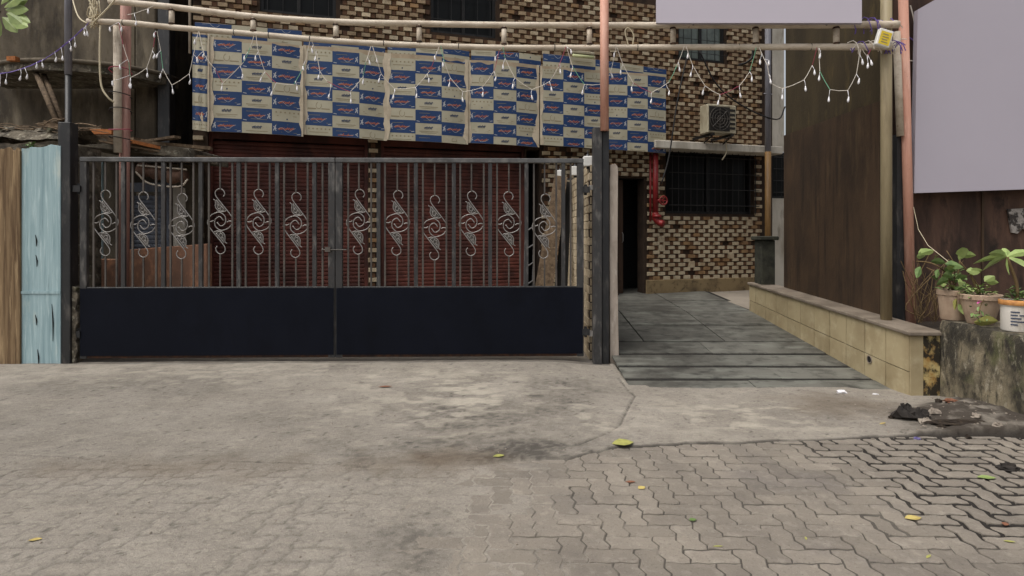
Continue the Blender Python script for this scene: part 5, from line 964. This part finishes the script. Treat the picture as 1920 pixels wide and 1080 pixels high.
# ------------------------------------------------------------------ litter
def litter_leaf(u, v, L, W, ang, mat, label, z=.006):
    p_ = gp(u, v); p_.z = max(gh(p_.x, p_.y), 0 if p_.y < 4.1 else -1); z = .004; f = MB(); f.leaf(p_+Vector((-math.cos(ang)*L/2, -math.sin(ang)*L/2, z)), (math.cos(ang), math.sin(ang), .06), L, W, .02, fold=.1); return tag(f.build('fallen_leaf', mat), label, 'leaf', 'leaves fallen on the ground')
for a in ((1168,836,.15,.13,.1,'leafyellow','big yellow green leaf at the edge of the concrete'), (935,860,.075,.05,.2,'leafyellow','small yellow leaf on the stained concrete edge'), (1203,916,.05,.045,.5,'leafdry','small pale leaf below the big yellow leaf'), (1299,976,.04,.035,.3,'leaf','small green leaf near the middle of the paving'), (1346,1026,.05,.012,0,'leafyellow','thin yellow sliver lying on the front pavers'), (1511,1011,.03,.012,1.2,'leafyellow','tiny yellow sliver right of the front pavers'), (1712,973,.085,.055,.0,'leafdry','dry beige leaf on the right pavers'), (1850,897,.10,.06,-.2,'leafpale','green leaf among the dark jointed pavers'), (1893,1017,.05,.018,-.3,'leafyellow','yellow sliver at the right frame edge'), (1741,1045,.045,.014,.6,'leafyellow','yellow sliver at the lower right'), (722,732,.13,.05,.05,'leafred','rust red leaf in front of the right gate leaf'), (1885,984,.04,.03,.8,'leafred','pinkish scrap of leaf near the right frame edge'), (1182,905,.06,.03,.0,'leafred','brown dry leaf beside the small pale leaf'), (1655,800,.07,.02,.4,'leafdry','straw coloured sliver left of the black rag'), (66,1016,.06,.03,.2,'leafdry','dry scrap of leaf at the lower left')):
    u, v, L, W, an, mt, lb = a; litter_leaf(u, v, L, W, an, K[mt], lb, z=.012 if v < 780 else .005)
def crumple(name, c, rx, ry, rz, mat, label, cat, seed, n=14):
    c = Vector((c[0], c[1], max(gh(c[0], c[1]), 0 if c[1] < 4.1 else -1)+rz*.25))
    r = random.Random(seed); f = MB(); V_ = []
    for a in range(7):
        th = math.pi*(a+.4)/7.2
        for k in range(n): ph = 2*math.pi*k/n; q = r.uniform(.55, 1.25); V_.append((c[0]+rx*q*math.sin(th)*math.cos(ph), c[1]+ry*q*math.sin(th)*math.sin(ph), max(c[2]+rz*(math.cos(th)*q), c[2]-.005)))
    f.add(V_, [[a*n+k, a*n+(k+1) % n, (a+1)*n+(k+1) % n, (a+1)*n+k] for a in range(6) for k in range(n)]+[list(range(n-1, -1, -1)), list(range(6*n, 7*n))]); return tag(f.build(name, mat), label, cat)
crumple('rag', gp(1698, 792)+Vector((0, 0, .02)), .10, .06, .09, K['rag'], 'crumpled black rag in the dirt by the planter wall', 'rag', 1)
crumple('rag', gp(1728, 797)+Vector((0, 0, .02)), .06, .05, .07, K['rag'], 'smaller black clump right of the crumpled rag', 'rag', 21)
for q, (u, v, r0, lb) in enumerate(((1672,790,.02,'pebble left of the crumpled rag'), (1752,790,.035,'grey lump right of the pale stone'), (1765,812,.025,'small lump on the flat dark strip'), (1830,800,.03,'grey lump at the planter wall foot'), (1815,820,.022,'pebble at the dirt and paver edge'), (1870,815,.028,'lump of rubble at the right frame edge dirt'), (1760,765,.024,'pebble below the mossy wall end'))):
    crumple('rubble_lump', gp(u, v), r0*1.3, r0, r0, K['rockgrey'] if q % 2 else K['soil'], lb, 'stone', 40+q, 8)['group'] = 'rubble lumps in the dirt corner'
crumple('stone_chip', gp(1735, 803)+Vector((0, 0, .02)), .05, .04, .035, K['rockgrey'], 'pale stone lump beside the black rag', 'stone', 2)
crumple('rag', gp(1795, 806)+Vector((0, 0, .012)), .22, .05, .02, K['soil'], 'flat dark strip of rag along the dirt edge', 'rag', 3)
crumple('paper_scrap', gp(1578, 734)+Vector((0, 0, .012)), .05, .035, .02, K['paper'], 'crumpled white paper on the concrete by the ramp', 'paper', 4)
crumple('plastic_scrap', gp(1720, 823)+Vector((0, 0, .008)), .025, .02, .015, K['purple'], 'small purple plastic scrap at the paver edge', 'litter', 5)
crumple('stone_chip', gp(1782, 771)+Vector((0, 0, .03)), .06, .035, .02, K['leafred'], 'brown stone chip near the planter wall foot', 'stone', 6)
crumple('rag', gp(1890, 880)+Vector((0, 0, .006)), .07, .04, .03, K['rag'], 'black clump at the right edge of the pavers', 'litter', 7)
crumple('paper_scrap', gp(1641, 737)+Vector((0, 0, .012)), .03, .012, .008, K['paper'], 'tiny white paper sliver near the low wall', 'paper', 8)
r_ = random.Random(11); f = MB()
for q in range(150):
    u = r_.uniform(1600, 1915); v = 742+r_.random()**1.3*90; p_ = gp(u, v)
    if p_.x > 3.83: continue
    s_ = r_.uniform(.003, .010); f.lathe((p_.x, p_.y, gh(p_.x, p_.y)-.001), [(s_, 0), (s_*.8, s_*.7), (.001, s_)], 5)
tag(f.build('gravel', K['rockgrey']), 'scattered grit and pebbles in the dirt corner', 'gravel', kind='stuff')
f = MB()
for q in range(160):
    p_ = gp(r_.uniform(60, 1150), r_.uniform(700, 1060)); s_ = r_.uniform(.003, .008); f.lathe((p_.x, p_.y, gh(p_.x, p_.y)-.001), [(s_, 0), (s_*.8, s_*.7), (.001, s_)], 5)
tag(f.build('grit', K['rockgrey']), 'loose grit scattered over the concrete', 'gravel', kind='stuff')
